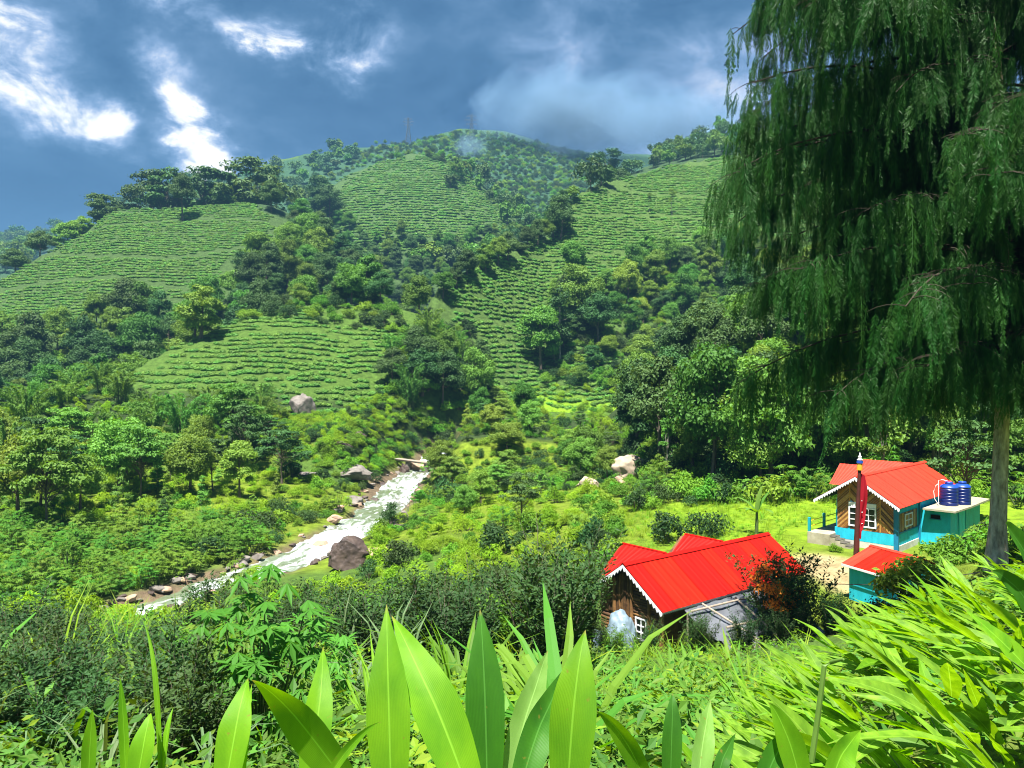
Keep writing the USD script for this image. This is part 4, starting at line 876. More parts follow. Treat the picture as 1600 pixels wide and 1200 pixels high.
def flagpole():
    D = 40.0; b = P(1336, 900, D); t = P(1343.5, 722, D)
    h = thing('prayer_flag_pole', 'tall dark red flag pole with a narrow red flag before the blue house', 'flag pole', b)
    v = t - b
    obj('mast', MB().tube([v * 0 - [0, 0, 0.6], v * 0.2 + [0.02, 0, 0], v * 0.45, v * 0.7 + [-0.01, 0, 0], v * 0.97], [0.17, 0.15, 0.13, 0.10, 0.085], 10).out(), M['mast'], h, smooth=40)
    obj('gold_band', MB().tube([v * 0.93, v * 0.99], [0.15, 0.14], 12).out(), M['gold'], h)
    obj('blue_band', MB().tube([v * 0.991, v * 1.012], [0.17, 0.15], 12).out(), M['tank_lid'], h)
    obj('finial', trimesh.creation.revolve(np.array([(0, 0), (0.13, 0.0), (0.15, 0.06), (0.07, 0.12), (0.10, 0.2), (0.05, 0.28), (0.02, 0.42), (0, 0.44)]) + [0, 0], sections=14).apply_translation(v * 1.012), M['pipe'], h, smooth=30)
    # the cloth: a long narrow strip, bellied and creased
    s_, q = np.linspace(0, 1, 34), np.linspace(0, 1, 7); S, Q = np.meshgrid(s_, q, indexing='ij'); wd = 0.12 + 0.26 * np.sin(np.clip(S * 1.05 + 0.08, 0, 1) * np.pi) ** 0.7
    z = v[2] * (0.90 - 0.56 * S); x = v[0] * (0.90 - 0.56 * S) + 0.07 + Q * wd; y = 0.06 * np.sin(S * 9 + Q * 3) * Q - 0.05 + 0.05 * np.sin(Q * 8 + S * 5)
    V = np.stack([x, y, z - 0.1 * Q], -1).reshape(-1, 3); i, j = np.meshgrid(np.arange(33), np.arange(6), indexing='ij'); a = (i * 7 + j).ravel()
    obj('flag', (V, np.stack([a, a + 1, a + 8, a + 7], 1)), M['flag'], h, smooth=True)
    for k in range(3): obj('toggle', box((0.30, -0.1, v[2] * (0.66 - 0.1 * k)), (0.38, -0.06, v[2] * (0.66 - 0.1 * k) + 0.03)), M['pipe'], h)
flagpole()

# ---- the near house: log gable, red roof with two cross gables, lean-to of plastic sheet
H1 = np.array([5.11, 32.04]); H1R = math.radians(-52.2); H1Z = -11.3
PADS.append((9.0, 34.8, 6.2, H1Z, 3.0))
def house_one():
    h = thing('log_house', 'timber house with bright red roof, log gable and cross gables, half sunk in shrubs', 'house', (*H1, CAMZ + H1Z), H1R)
    EZ, RZ, ex = 2.08, 3.62, 2.19; k = (RZ - EZ) / ex; y0, y1, yb = -0.5, 10.2, 9.8
    gable_walls(h, 'wall', -1.78, 1.78, 0.0, yb, RZ - k * 1.78 - 0.08, 0.0, RZ - 0.08, mat='log2')
    rg = np.random.default_rng(9); top = lambda x: RZ - 0.16 - k * abs(x)
    # upright slabs on the left and up in the gable
    x = -1.76
    while x < 0.05:
        w = rg.uniform(0.07, 0.15); zt = top(x + w / 2) - 0.02; m = MB().tube([(x + w / 2, -0.03, 1.25 + 0.1 * rg.random()), (x + w / 2 + rg.normal() * 0.01, -0.04, (1.3 + zt) / 2), (x + w / 2, -0.03, zt)], [w * 0.52, w * 0.55, w * 0.5], 8)
        obj('upright_slab', m.out(), M[f'log{rg.integers(3)}'], h, smooth=40); x += w * 0.97
    # logs lying between posts
    def logs(xa, xb, za, zb_f):
        z = za
        while True:
            r_ = rg.uniform(0.055, 0.085); hi = min(zb_f(xa), zb_f(xb))
            if z + 2 * r_ > hi: break
            m = MB().tube([(xa, -0.03, z + r_), ((xa + xb) / 2, -0.035, z + r_ + rg.normal() * 0.006), (xb, -0.03, z + r_)], [r_, r_ * 1.05, r_ * 0.95], 9); obj('log', m.out(), M[f'log{rg.integers(3)}'], h, smooth=40); z += 2 * r_ * 0.97
    for xa, xb in ((-1.72, -0.95), (-0.83, 0.02)): logs(xa, xb, 0.05, lambda x: 1.24)
    for xa, xb in ((0.22, 0.60), (0.60, 1.02)): logs(xa, xb, 1.42, lambda x: top(x))
    logs(0.22, 0.33, 0.05, lambda x: 1.42); logs(0.98, 1.05, 0.05, lambda x: 1.42); logs(0.33, 0.98, 0.05, lambda x: 0.45); logs(1.18, 1.7, 0.05, lambda x: top(x))
    for x in (-0.89, 0.12, 1.11, 1.74):
        obj('post', MB().tube([(x, -0.07, -0.1), (x + 0.01, -0.08, 1.0), (x, -0.07, top(x))], [0.085, 0.09, 0.08], 10).out(), M['log1'], h, smooth=40)
    window(h, 0.34, 0.97, 0.46, 1.40, -0.06, 2, 3, bar=0.04, frame=0.06)
    obj('yellow_board', box((-0.9, -0.16, 1.12), (-0.15, -0.13, 1.36), 0.005), M['yellow'], h)
    # roof
    mats = ['roof_red', 'roof_red', 'roof_orange']
    slope_sheets(h, 0.02, RZ, ex, EZ, y0, y1, 0.95, mats, 21); slope_sheets(h, -0.02, RZ, -ex, EZ, y0, y1, 0.95, mats, 22)
    obj('ridge_cap', moved(prism(Polygon([(-0.16, RZ - 0.05), (0, RZ + 0.05), (0.16, RZ - 0.05), (0.16, RZ - 0.03), (0, RZ + 0.075), (-0.16, RZ - 0.03)]), y1 - y0), (0, y0, 0)), M['roof_red'], h)
    for s_ in (-1, 1): obj('barge_board', moved(prism(barge(0, RZ - 0.02, s_ * ex, EZ - 0.02, 0.10, 0.22), 0.02), (0, y0 - 0.025, 0)), M['white_trim'], h)
    eb = []
    n = int((y1 - y0) / 0.13)
    low = [(y0 + (y1 - y0) * q / (2 * n), EZ - 0.05 - (0.07 if q % 2 else 0)) for q in range(2 * n + 1)]
    ev = trimesh.creation.extrude_polygon(Polygon([(y0, EZ - 0.012), (y1, EZ - 0.012)] + low[::-1]).buffer(0), 0.012, engine='earcut'); v = np.stack([ev.vertices[:, 2] + ex - 0.03, ev.vertices[:, 0], ev.vertices[:, 1]], 1)
    obj('eaves_trim', (v, ev.faces), M['white_trim'], h)
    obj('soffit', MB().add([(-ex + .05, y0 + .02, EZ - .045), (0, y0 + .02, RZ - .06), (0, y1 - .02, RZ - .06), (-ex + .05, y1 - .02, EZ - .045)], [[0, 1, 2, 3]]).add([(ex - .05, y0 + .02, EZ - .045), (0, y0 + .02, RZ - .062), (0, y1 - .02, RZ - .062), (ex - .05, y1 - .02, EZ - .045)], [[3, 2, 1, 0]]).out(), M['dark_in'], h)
    for yw, xe, n_ in ((2.47, -2.85, 0), (6.6, -2.45, 1)):
        hw, dz = 1.55, 1.2
        for s_ in (-1, 1):
            obj('wing_roof_sheet', roof_sheet((xe, yw + 0.02 * s_, RZ + 0.01), (xe, yw + s_ * hw, RZ - dz), (-0.25, yw + 0.02 * s_, RZ + 0.012), (-0.25 - 1.6, yw + s_ * hw, RZ - dz)), M['roof_red'], h)
        obj('wing_ridge_cap', MB().tube([(xe, yw, RZ + 0.03), (-0.15, yw, RZ + 0.035)], 0.05, 6).out(), M['roof_red'], h)
        out = Polygon([(yw - 1.3, 0), (yw + 1.3, 0), (yw + 1.3, RZ - 1.1), (yw, RZ - 0.1), (yw - 1.3, RZ - 1.1)])
        m = trimesh.creation.extrude_polygon(out, 0.9, engine='earcut'); v = np.stack([m.vertices[:, 2] - 2.7, m.vertices[:, 0], m.vertices[:, 1]], 1); obj('wing_wall', (v, m.faces), M['log0'], h)
    # porch posts under the right eave
    for y in (-0.3, 1.6): obj('porch_post', MB().tube([(2.02, y, -0.2), (2.03, y, 1.0), (2.0, y, 2.0)], 0.05, 8).out(), M['log0'], h, smooth=40)
house_one()
w1 = lambda x, y, z: to_world(H1, H1R, (x, y, CAMZ + H1Z + z))
def lean_to():
    rg = np.random.default_rng(3); h = thing('plastic_lean_to', 'lean-to roof of grey plastic sheet against the log house', 'lean-to')
    S, T = np.meshgrid(np.linspace(0, 1, 34), np.linspace(0, 1, 26), indexing='ij')
    x = 2.12 + 3.1 * S; y = 0.9 + 5.6 * T; z = 2.0 - 1.35 * S - 0.12 * np.sin(S * np.pi) - 0.05 * np.abs(np.sin(T * np.pi * 4)) * np.sin(S * np.pi) + (meshkit.fbm(np.stack([x * 1.5, y * 1.5, 0 * x], -1), 4, 4) - 0.5) * 0.34 + (meshkit.fbm(np.stack([x * 5, y * 1.6, 0 * x], -1), 3, 14) - 0.5) * 0.09
    p = np.array([w1(a, b, c) for a, b, c in zip(x.ravel(), y.ravel(), z.ravel())]); i, j = np.meshgrid(np.arange(33), np.arange(25), indexing='ij'); a = (i * 26 + j).ravel()
    obj('plastic_sheet', (p, np.stack([a, a + 26, a + 27, a + 1], 1)), M['tarp_grey'], h, smooth=True)
    for (s0, t0, s1, t1) in ((0.12, 0.0, 0.2, 0.95), (0.05, 0.18, 0.98, 0.30), (0.5, 0.14, 0.62, 0.98), (0.1, 0.55, 0.95, 0.48), (0.88, 0.0, 0.9, 0.9)):
        zz = lambda s_: 2.0 - 1.35 * s_ + 0.11
        a, b = w1(2.12 + 3.1 * s0, 0.9 + 5.6 * t0, zz(s0)), w1(2.12 + 3.1 * s1, 0.9 + 5.6 * t1, zz(s1)); obj('pole', MB().tube([a, (a + b) / 2 + [0, 0, 0.03], b], [0.05, 0.045, 0.035], 8).out(), M['pole'], h, smooth=40)
    for (x, y) in ((5.1, 1.0), (5.1, 3.8), (5.1, 6.4), (2.3, 0.95)):
        obj('prop', MB().tube([w1(x, y, -0.6), w1(x, y, 2.0 - 1.35 * (x - 2.12) / 3.1 - 0.05)], 0.045, 8).out(), M['pole'], h)
lean_to()
def tarps():
    D = 30.2; c = P(970, 1015, D); rg = np.random.default_rng(1)
    m = trimesh.creation.icosphere(4); v = m.vertices.copy(); v = v[:, :] * [0.80, 0.7, 1.6]; v[:, 2] = np.maximum(v[:, 2], -0.2); v[:, 0] *= 1 - 0.18 * np.clip(v[:, 2], 0, 2)
    v += nrm(v) * ((meshkit.fbm(v * 2.2, 4, 2) - 0.5) * 0.5 + np.abs(meshkit.fbm(v * 5 + 3, 3, 6) - 0.5) * 0.22)[:, None]
    tag(obj('tarpaulin_heap', (v + c, m.faces), M['tarp_blue'], smooth=True), 'faded blue tarpaulin thrown over a heap against the log gable', 'tarpaulin')
    S, T = np.meshgrid(np.linspace(0, 1, 60), np.linspace(0, 1, 14), indexing='ij'); a, b = P(796, 1040, 29.0), P(944, 1046, 29.4)
    q = a + (b - a) * S[..., None] + np.array([0, 0, 1]) * (T * (1.45 + 0.12 * np.sin(S * 9)))[..., None] + np.array([0, 1, 0]) * (0.18 * np.sin(S * 26) * (1 - 0.4 * T) + (meshkit.fbm(np.stack([S * 20, T * 3, 0 * S], -1), 3, 9) - 0.5) * 0.4)[..., None]
    i, j = np.meshgrid(np.arange(59), np.arange(13), indexing='ij'); k = (i * 14 + j).ravel()
    tag(obj('plastic_screen', (q.reshape(-1, 3), np.stack([k, k + 14, k + 15, k + 1], 1)), M['tarp_blue'], smooth=True), 'pale grey plastic screen standing behind the shrubs left of the log house', 'screen')
tarps()
tag(obj('power_cable', MB().tube([P(1290, 912, 34.5), P(1360, 914, 34.2), P(1440, 908, 34.0), P(1560, 890, 34.0)], 0.02, 6).out(), M['wire']), 'black cable strung low before the small hut', 'cable')
build_ground()
# ------------------------------------------------------------------ boulders, bridge, pylons, bare earth
def rock_mesh(seed, sx, sy, sz, rough=0.5, sub=4):
    m = trimesh.creation.icosphere(sub); v = m.vertices.copy(); rg = np.random.default_rng(seed)
    v = v * (1 + 0.9 * (meshkit.fbm(v * 0.9 + seed * 3.1, 3, seed) - 0.5))[:, None]
    for _ in range(15):                                   # split faces
        d = sph(rg, 1)[0]; k = rg.uniform(0.42, 0.85); e = v @ d - k; v = v - np.maximum(e, 0)[:, None] * d * 0.92
    v = v * (1 + rough * (meshkit.fbm(v * 1.6 + seed, 5, seed) - 0.5) + 0.10 * (meshkit.fbm(v * 6 + seed, 3, seed) - 0.5))[:, None]
    return v * [sx, sy, sz], m.faces
def rock(px, py, wpx, hpx, mat, label, seed, name='boulder', group=None, sub=4, depth=0.8, D=None):
    """A rock whose foot stands at a pixel and which spans wpx by hpx there."""
    if D is None:
        D = float(cast(px, py)[0]); 
    w, h_ = wpx / F * D, hpx / F * D; x = (px - CX) / F * D; z = float(ground(x, D)[0]) if D is not None else 0
    v, f = rock_mesh(seed, w / 2, w / 2 * depth, h_ * 0.62, sub=sub)
    v = v + [x, D + w * 0.2, max(z, CAMZ + (CY - py) / F * D) + h_ * 0.22]
    tag(obj(name, (v, f), M[mat], smooth=35), label, 'boulder', group)
rock(546, 888, 76, 66, 'rock_brown', 'biggest dark brown boulder standing in the white rapids', 3, sub=5)
rock(497, 859, 32, 18, 'rock_tan', 'smooth brown boulder in midstream left of the biggest one', 4)
rock(517, 872, 24, 12, 'rock', 'low grey boulder touching the left of the biggest one', 5)
rock(580, 872, 40, 22, 'rock_tan', 'pinkish flat boulder right of the biggest one at the water', 6)
rock(612, 862, 30, 14, 'rock_tan', 'small pinkish rock on the right bank above the flat one', 16)
rock(575, 900, 24, 14, 'sand', 'small pale rock at the foot of the biggest boulder', 17)
rock(545, 748, 74, 26, 'rock', 'long flat grey boulder above the left bank', 7)
rock(480, 748, 34, 14, 'rock', 'low grey boulder left of the long flat one', 8)
rock(468, 655, 40, 48, 'rock', 'tall grey rock standing at the foot of the tea knoll', 9)
rock(415, 672, 26, 16, 'rock_brown', 'dark rock below the left of the tall grey rock', 10)
rock(430, 700, 44, 26, 'rock_brown', 'brown earthy outcrop above the left bank scrub', 11)
rock(565, 688, 26, 16, 'rock_brown', 'dark rock in the grass right of the tall grey rock', 12)
rock(535, 700, 30, 18, 'rock_brown', 'dark rock left of and below the other dark rock in the grass', 13)
rock(652, 738, 30, 26, 'rock_tan', 'brown boulder under the right end of the footbridge', 14)
rock(632, 742, 26, 22, 'rock_brown', 'dark boulder under the left end of the footbridge', 15)
rock(553, 786, 34, 16, 'rock', 'grey stone on the left bank beside the upper rapids', 18)
rock(530, 800, 22, 12, 'rock_tan', 'tan stone on the left bank, just below the grey one', 19)
rock(520, 818, 32, 14, 'rock_tan', 'broad tan stone at the water of the left bank', 20)
rock(585, 784, 16, 8, 'rock_brown', 'small dark stone in the middle of the upper rapids', 22)
rock(620, 830, 26, 16, 'rock_brown', 'brown stone at the roots of the bare twigs on the right bank', 24)
rock(993, 780, 66, 40, 'sand', 'pale bare sandstone face at the edge of the wood', 25, D=88.0, depth=0.5)
rock(1012, 790, 40, 26, 'sand', 'lower pale sandstone block right under the bare face', 35, D=86.0)
rock(965, 786, 30, 18, 'rock_tan', 'tan block left under the bare sandstone face', 36, D=86.0)
rock(925, 786, 46, 26, 'sand', 'pale sandy rock left of the bare sandstone face', 26, D=84.0)
rock(778, 732, 30, 16, 'rock_tan', 'pale rock in the bed beyond the footbridge', 27)
_rg = np.random.default_rng(12)
for k in range(90):
    t = _rg.random(); i = int(8 + t * 190); side = 1 if _rg.random() < 0.72 else -1
    tn = RIVER_F[i + 1, :2] - RIVER_F[i, :2]; tn /= np.linalg.norm(tn); nn = np.array([-tn[1], tn[0]]) * side
    q = RIVER_F[i, :2] + nn * RIVER_F[i, 3] * _rg.uniform(0.9, 1.35); s = _rg.uniform(0.2, 0.75) * (1.5 if _rg.random() < 0.15 else 1)
    v, f = rock_mesh(100 + k, s, s * _rg.uniform(0.7, 1.0), s * 0.55, sub=2); v = v + [*q, max(float(ground(*q)[0]), CAMZ + RIVER_F[i, 2] - 0.15) + s * 0.12]
    tag(obj('river_stone', (v, f), M[['rock', 'rock_tan', 'rock_tan', 'rock_brown'][_rg.integers(4)]], smooth=35), 'loose stone at the edge of the white river', 'stone', 'stones along the river edge')
def bridge():
    D = 140.0; a, b = P(619, 716, D), P(672, 723, D - 3); h = thing('footbridge', 'narrow plank footbridge over the top of the rapids', 'bridge'); d = b - a; L = np.linalg.norm(d); d = d / L; s_ = nrm(np.cross(d, [0, 0, 1.0]))
    for k in (-1, 1): obj('beam', MB().tube([a + s_ * 0.5 * k - [0, 0, 0.18], b + s_ * 0.5 * k - [0, 0, 0.18]], 0.15, 8).out(), M['pole'], h)
    n = 16
    for k in range(n):
        c = a + d * L * (k + 0.5) / n; m = box((-L / n * 0.46, -0.75, -0.03), (L / n * 0.46, 0.75, 0.03)); R = np.eye(4); R[:3, 0], R[:3, 1], R[:3, 2] = d, np.cross([0, 0, 1], d), [0, 0, 1]; R[:3, 3] = c; m.apply_transform(R); obj('plank', m, M['pole'], h)
    for c in (a + d * L * 0.35, b - d * 0.8): obj('pier', MB().tube([c - [0, 0, 2.6], c - [0, 0, 0.2]], [0.55, 0.45], 8).out(), M['rock'], h)
bridge()
M['steel'] = plain_mat('galvanised_steel', (0.07, 0.08, 0.09), 0.6, metal=0.3)
def pylon(px, top, base, D, label):
    b = P(px, base, D); H = (base - top) / F * D; h = thing('pylon', label, 'pylon', b); mb = MB(); w0, w1 = H * 0.11, H * 0.025; r = 0.17
    def corner(t, i): 
        w = w0 + (w1 - w0) * min(t / 0.72, 1); return np.array([w * (1 if i in (0, 3) else -1), w * (1 if i < 2 else -1), t * H])
    lv = [0, 0.16, 0.31, 0.45, 0.58, 0.7, 0.82, 0.92, 1.0]
    for i in range(4): obj('leg', MB().tube([corner(t, i) for t in lv], r, 5).out(), M['steel'], h)
    for a, c in zip(lv[:-1], lv[1:]):
        for i in range(4):
            j = (i + 1) % 4; mb.tube([corner(a, i), corner(c, j)], r * 0.55, 4).tube([corner(a, j), corner(c, i)], r * 0.55, 4).tube([corner(c, i), corner(c, j)], r * 0.55, 4)
    obj('bracing', mb.out(), M['steel'], h)
    for t, w in ((0.70, 0.17), (0.82, 0.21), (0.93, 0.15)):
        z = t * H; obj('crossarm', MB().tube([(-w * H, 0, z + 0.02 * H), (0, 0, z + 0.05 * H), (w * H, 0, z + 0.02 * H)], r * 0.8, 5).tube([(-w * H, 0, z + 0.02 * H), (0, 0, z), (w * H, 0, z + 0.02 * H)], r * 0.8, 5).out(), M['steel'], h)
        for s_ in (-1, 1): obj('insulator', MB().tube([(s_ * w * H * 0.97, 0, z + 0.02 * H), (s_ * w * H * 0.97, 0, z - 0.03 * H)], r * 0.7, 5).out(), M['steel'], h)
pylon(638, 184, 224, 895, 'steel lattice pylon on the far ridge, the left and lower of two')
pylon(737, 179, 232, 865, 'steel lattice pylon on the far ridge top, the right and taller of two')
def twigs():
    rg = np.random.default_rng(8); mb = MB(); D = float(cast(640, 812)[0]); x = (640 - CX) / F * D; b = np.array([x, D, float(ground(x, D)[0])])
    def grow_(p, d, L, r, n):
        q = p + d * L; mb.tube([p, (p + q) / 2 + rg.normal(size=3) * L * 0.05, q], [r, r * 0.8, r * 0.55], 5, False)
        if n: 
            for _ in range(3): grow_(p + d * L * rg.uniform(0.5, 1), nrm(d + rg.normal(size=3) * 0.5 + [0, 0, 0.1]), L * rg.uniform(0.5, 0.75), r * 0.55, n - 1)
    grow_(b, nrm(np.array([-0.15, 0, 1.0])), 1.9, 0.09, 4)
    tag(obj('bare_tree', mb.out(), M['bark_pale']), 'small leafless tree leaning over the rapids from the right bank', 'tree')
twigs()
# ------------------------------------------------------------------ clearings (x, y, radius)
def xy_at(px, D): return ((px - CX) / F * D, D)
CLEAR += [(*xy_at(1090, 32.5), 6.3), (*xy_at(1030, 31.0), 4.0), (*xy_at(1390, 50), 6.5), (*xy_at(1440, 54), 6.5), (*xy_at(1500, 52), 4.0), (*xy_at(1378, 36.5), 3.0), (*xy_at(1300, 44.5), 4.0), (*xy_at(1330, 39.5), 2.4)]
rng = np.random.default_rng(7)
# ------------------------------------------------------------------ tea gardens
def tea_rows(layer, poly, px0, px1, dz, step, scale, seed, gaps=0.13, paths=(), hi=None):
    rg = np.random.default_rng(seed); pxs = np.arange(px0, px1, 3.0)
    Ys, zs, Yf, zf = layer.at(pxs); tt = np.linspace(0.0, 1.0, 90)
    D = Yf[:, None] + (Ys * 1.01 - Yf)[:, None] * tt; X = (pxs[:, None] - CX) / F * D
    Z = np.maximum.accumulate(height(X, D, False), 1) + np.arange(90) * 1e-4
    out = []
    for zk in np.arange(Z.min(), Z.max(), dz):
        inside = (Z[:, 0] <= zk) & (Z[:, -1] >= zk)
        if not inside.any(): continue
        Dk = np.array([np.interp(zk, Z[i], D[i]) for i in range(len(pxs))])
        Dm = Dk[inside].mean(); k = np.arange(pxs[inside].min(), pxs[inside].max(), step / Dm * F); k = k + rg.uniform(0, step / Dm * F)
        d = np.interp(k, pxs, Dk); ins = np.interp(k, pxs, inside.astype(float)) > 0.9
        x = (k - CX) / F * d
        w = (meshkit.fbm(np.stack([x * 0.06, d * 0.06, 0 * x], -1), 3, seed) - 0.5) * 4.5 + (meshkit.fbm(np.stack([x * 0.3, d * 0.3, 0 * x], -1), 2, seed + 5) - 0.5) * 1.6
        d = d + w; x = (k - CX) / F * d
        row = CY - F * height(x, d, False) / d
        ej = (meshkit.fbm(np.stack([x * 0.09, d * 0.09, 0 * x + 7], -1), 3, seed + 2) - 0.5) * 70
        vis = ins & in_poly(poly, k + ej, row + ej * 0.7) & (rg.random(len(k)) > gaps)
        hole = meshkit.fbm(np.stack([x * 0.045, d * 0.045, 0 * x + 3], -1), 3, seed + 1)
        vis &= hole < 0.86
        for (pz, wz, ph) in paths:
            vis &= np.abs(zk - (pz + 4.0 * np.sin(k * 0.012 + ph))) > wz
        out.append(np.stack([x, d], 1)[vis])
    xy = np.vstack(out); n = len(xy)
    jit = rg.normal(size=(n, 2)) * 0.12; xy = xy + jit
    s = scale * rg.uniform(0.85, 1.2, n)
    return xy, s
def tea_mass(xy, s, seed, label):
    rg = np.random.default_rng(seed); n = len(xy); z = z_at(xy)
    stuff('tea_bushes', LIBS['tea_bush'], np.stack([xy[:, 0], xy[:, 1], z - 0.08], 1), rg.normal(size=n) * 0.35 - (rg.random(n) < 0.5) * math.pi, np.stack([s * 1.4, s * 0.95, s * 0.95], 1), rg.integers(0, 3, n), label, 'tea bushes')
LEFT_TEA = [(-60,560),(-60,440),(0,430),(60,395),(120,362),(190,318),(270,318),(400,310),(425,340),(430,380),(360,400),(345,440),(300,470),(240,450),(215,470),(170,470),(120,520),(0,545)]
xy, s = tea_rows(LEFT_HILL, LEFT_TEA, -60, 470, 1.3, 1.2, 1.12, 201, paths=((36, 0.8, 0.0), (54, 0.9, 2.0), (70, 0.7, 4.0)))
tea_mass(xy, s, 1, 'clipped tea bushes in rows on the left hill')
KNOLL_TEA = [(180,600),(260,545),(330,507),(400,478),(440,480),(500,500),(620,500),(650,520),(610,560),(600,640),(560,660),(520,665),(480,655),(430,640),(330,615),(250,612)]
xyk, sk = tea_rows(KNOLL, KNOLL_TEA, 150, 700, 1.2, 1.15, 1.02, 202, gaps=0.13, paths=((-2, 0.5, 0.6), (9, 0.5, 2.4)))
near = np.argsort(np.hypot(*xyk.T))[:240]; rest = np.setdiff1d(np.arange(len(xyk)), near)
tea_mass(xyk[rest], sk[rest], 2, 'clipped tea bushes in rows on the central knoll')
zk = z_at(xyk)
_tb = []
for i in near:
    p = thing('tea_bush', None, 'tea bush', (xyk[i, 0], xyk[i, 1], zk[i] - 0.08), 0.3 * math.sin(i * 1.3), np.array([1.4, 0.95, 1.1]) * sk[i], 'tea bushes low on the central knoll', ref=LIBS['tea_bush'][i % 3])
    _tb.append(dict(prim=p, adj='clipped tea bush', px=CX + F * xyk[i, 0] / xyk[i, 1], D=xyk[i, 1], H=sk[i]))
name_each(_tb, [(290, 'at the left foot of the central knoll'), (380, 'left of the tall grey rock'), (470, 'just above the tall grey rock'), (560, 'right of the tall grey rock'), (9999, 'at the right end of the knoll rows')])
RIGHT_TEA = [(690,470),(720,430),(800,395),(870,365),(895,312),(1000,268),(1125,242),(1300,222),(1700,222),(1700,330),(1300,400),(1180,420),(1120,385),(1060,395),(990,430),(960,470),(980,560),(990,640),(940,650),(760,655),(740,620),(760,560),(740,510),(690,500)]
xy, s = tea_rows(RIGHT_HILL, RIGHT_TEA, 660, 1700, 1.45, 1.25, 1.18, 203, paths=((50, 0.8, 1.0), (68, 0.8, 2.2), (86, 0.8, 3.0), (20, 0.7, 0.4)))
tea_mass(xy, s, 3, 'clipped tea bushes in rows on the right hill')
FARTEA = [(430,420),(450,340),(520,290),(590,258),(650,238),(700,245),(740,280),(790,330),(800,380),(740,380),(700,400),(640,400),(560,430)]
xy, s = tea_rows(FAR_TEA, FARTEA, 420, 850, 2.3, 2.0, 1.7, 204)
tea_mass(xy, s, 4, 'tea bushes on the round distant hill')
xy = scatter_view(rng, [(480,330),(560,240),(640,222),(720,205),(790,212),(850,228),(930,245),(900,330),(860,370),(760,280),(650,240),(560,262),(480,300)], 9000, 4.2, 560, 1000)
xy2 = scatter_view(rng, [(640,655),(720,610),(1000,600),(1010,660),(940,668),(800,668),(700,672)], 5000, 1.3, 150, 260)
mass(rng, 'hill_scrub', ['shrub', 'dark_shrub'], xy, 2.2, 3.6, 'low green scrub on the far ridge', 'scrub')

# ------------------------------------------------------------------ woods: each tree a thing
T3 = ['dark_tree', 'dark_tree', 'broad_tree', 'broad_tree', 'pale_tree']
A = [(0,560),(60,555),(110,545),(165,505),(235,505),(300,515),(345,490),(380,450),(425,405),(480,400),(545,440),(600,480),(650,530),(600,540),(0,700)]
xy = scatter_view(rng, A, 2600, 7.0, 203, 350)
grow(rng, 'gully_tree', T3, xy, 0.85, 1.55, [(130, 'in the gully wood at the left border'), (340, 'in the gully wood below the left tea hill'), (9999, 'in the gully wood behind the knoll crest')], 'tree', 'trees of the gully behind the knoll')
xy = np.vstack([scatter_band(rng, -20, 330, 176, 215, 130, 8.0), scatter_band(rng, 330, 640, 210, 245, 90, 9.0)])
grow(rng, 'gully_tree', T3[1:], xy, 0.9, 1.45, [(200, 'half hidden behind the left foot of the knoll'), (420, 'half hidden behind the left slope of the knoll'), (9999, 'half hidden behind the top of the knoll')], 'tree', 'trees just behind the knoll crest')
xy = scatter_view(rng, [(430,400),(470,345),(560,430),(640,430),(700,470),(690,520),(640,490),(560,440)], 1500, 9, 250, 470)
grow(rng, 'slope_tree', ['dark_tree', 'broad_tree'], xy, 0.8, 1.4, [(560, 'on the slope left of the round far hill'), (9999, 'on the slope under the round far hill')], 'tree', 'trees below the round far hill')
xy = scatter_view(rng, [(470,335),(520,352),(600,375),(700,380),(770,370),(850,345),(870,365),(790,395),(700,450),(640,445),(560,425),(500,380)], 2500, 6.5, 300, 480)
grow(rng, 'ravine_tree', ['dark_tree', 'broad_tree'], xy, 0.6, 1.05, [(620, 'in the ravine left under the round far hill'), (720, 'in the ravine straight below the round far hill'), (9999, 'in the ravine beside the right spur')], 'tree', 'trees in the ravine below the round far hill')
for i, (px, top, D, k, v, lab) in enumerate([
        (405, 362, 275, 'broad_tree', 1, 'tall broad tree standing highest in the gully behind the left end of the knoll crest'),
        (205, 428, 246, 'dark_tree', 0, 'tall dark tree rising out of the gully woods in front of the left tea hill'),
        (575, 392, 214, 'broad_tree', 2, 'tall crowned tree behind the middle of the knoll crest'),
        (530, 430, 206, 'dark_tree', 1, 'dark round tree at the top of the knoll crest'),
        (655, 428, 215, 'broad_tree', 0, 'leafy tree at the right end of the knoll crest'),
        (470, 440, 203, 'broad_tree', 3, 'low bushy tree on the knoll crest beside the tea rows')]):
    one(k, v, px, top, D, lab, 'tree', 'crest_tree')
# feathery bamboo down the knoll's right flank
xy = scatter_view(rng, [(610,560),(650,520),(720,525),(760,600),(745,655),(690,665),(640,665),(605,625)], 900, 5.2, 150, 215)
grow(rng, 'bamboo_clump', ['bamboo_clump', 'bamboo_clump', 'broad_tree', 'dark_tree'], xy, 0.75, 1.1, [(670, 'on the right flank of the knoll'), (9999, 'at the right foot of the knoll')], 'bamboo', 'thicket on the right flank of the knoll')
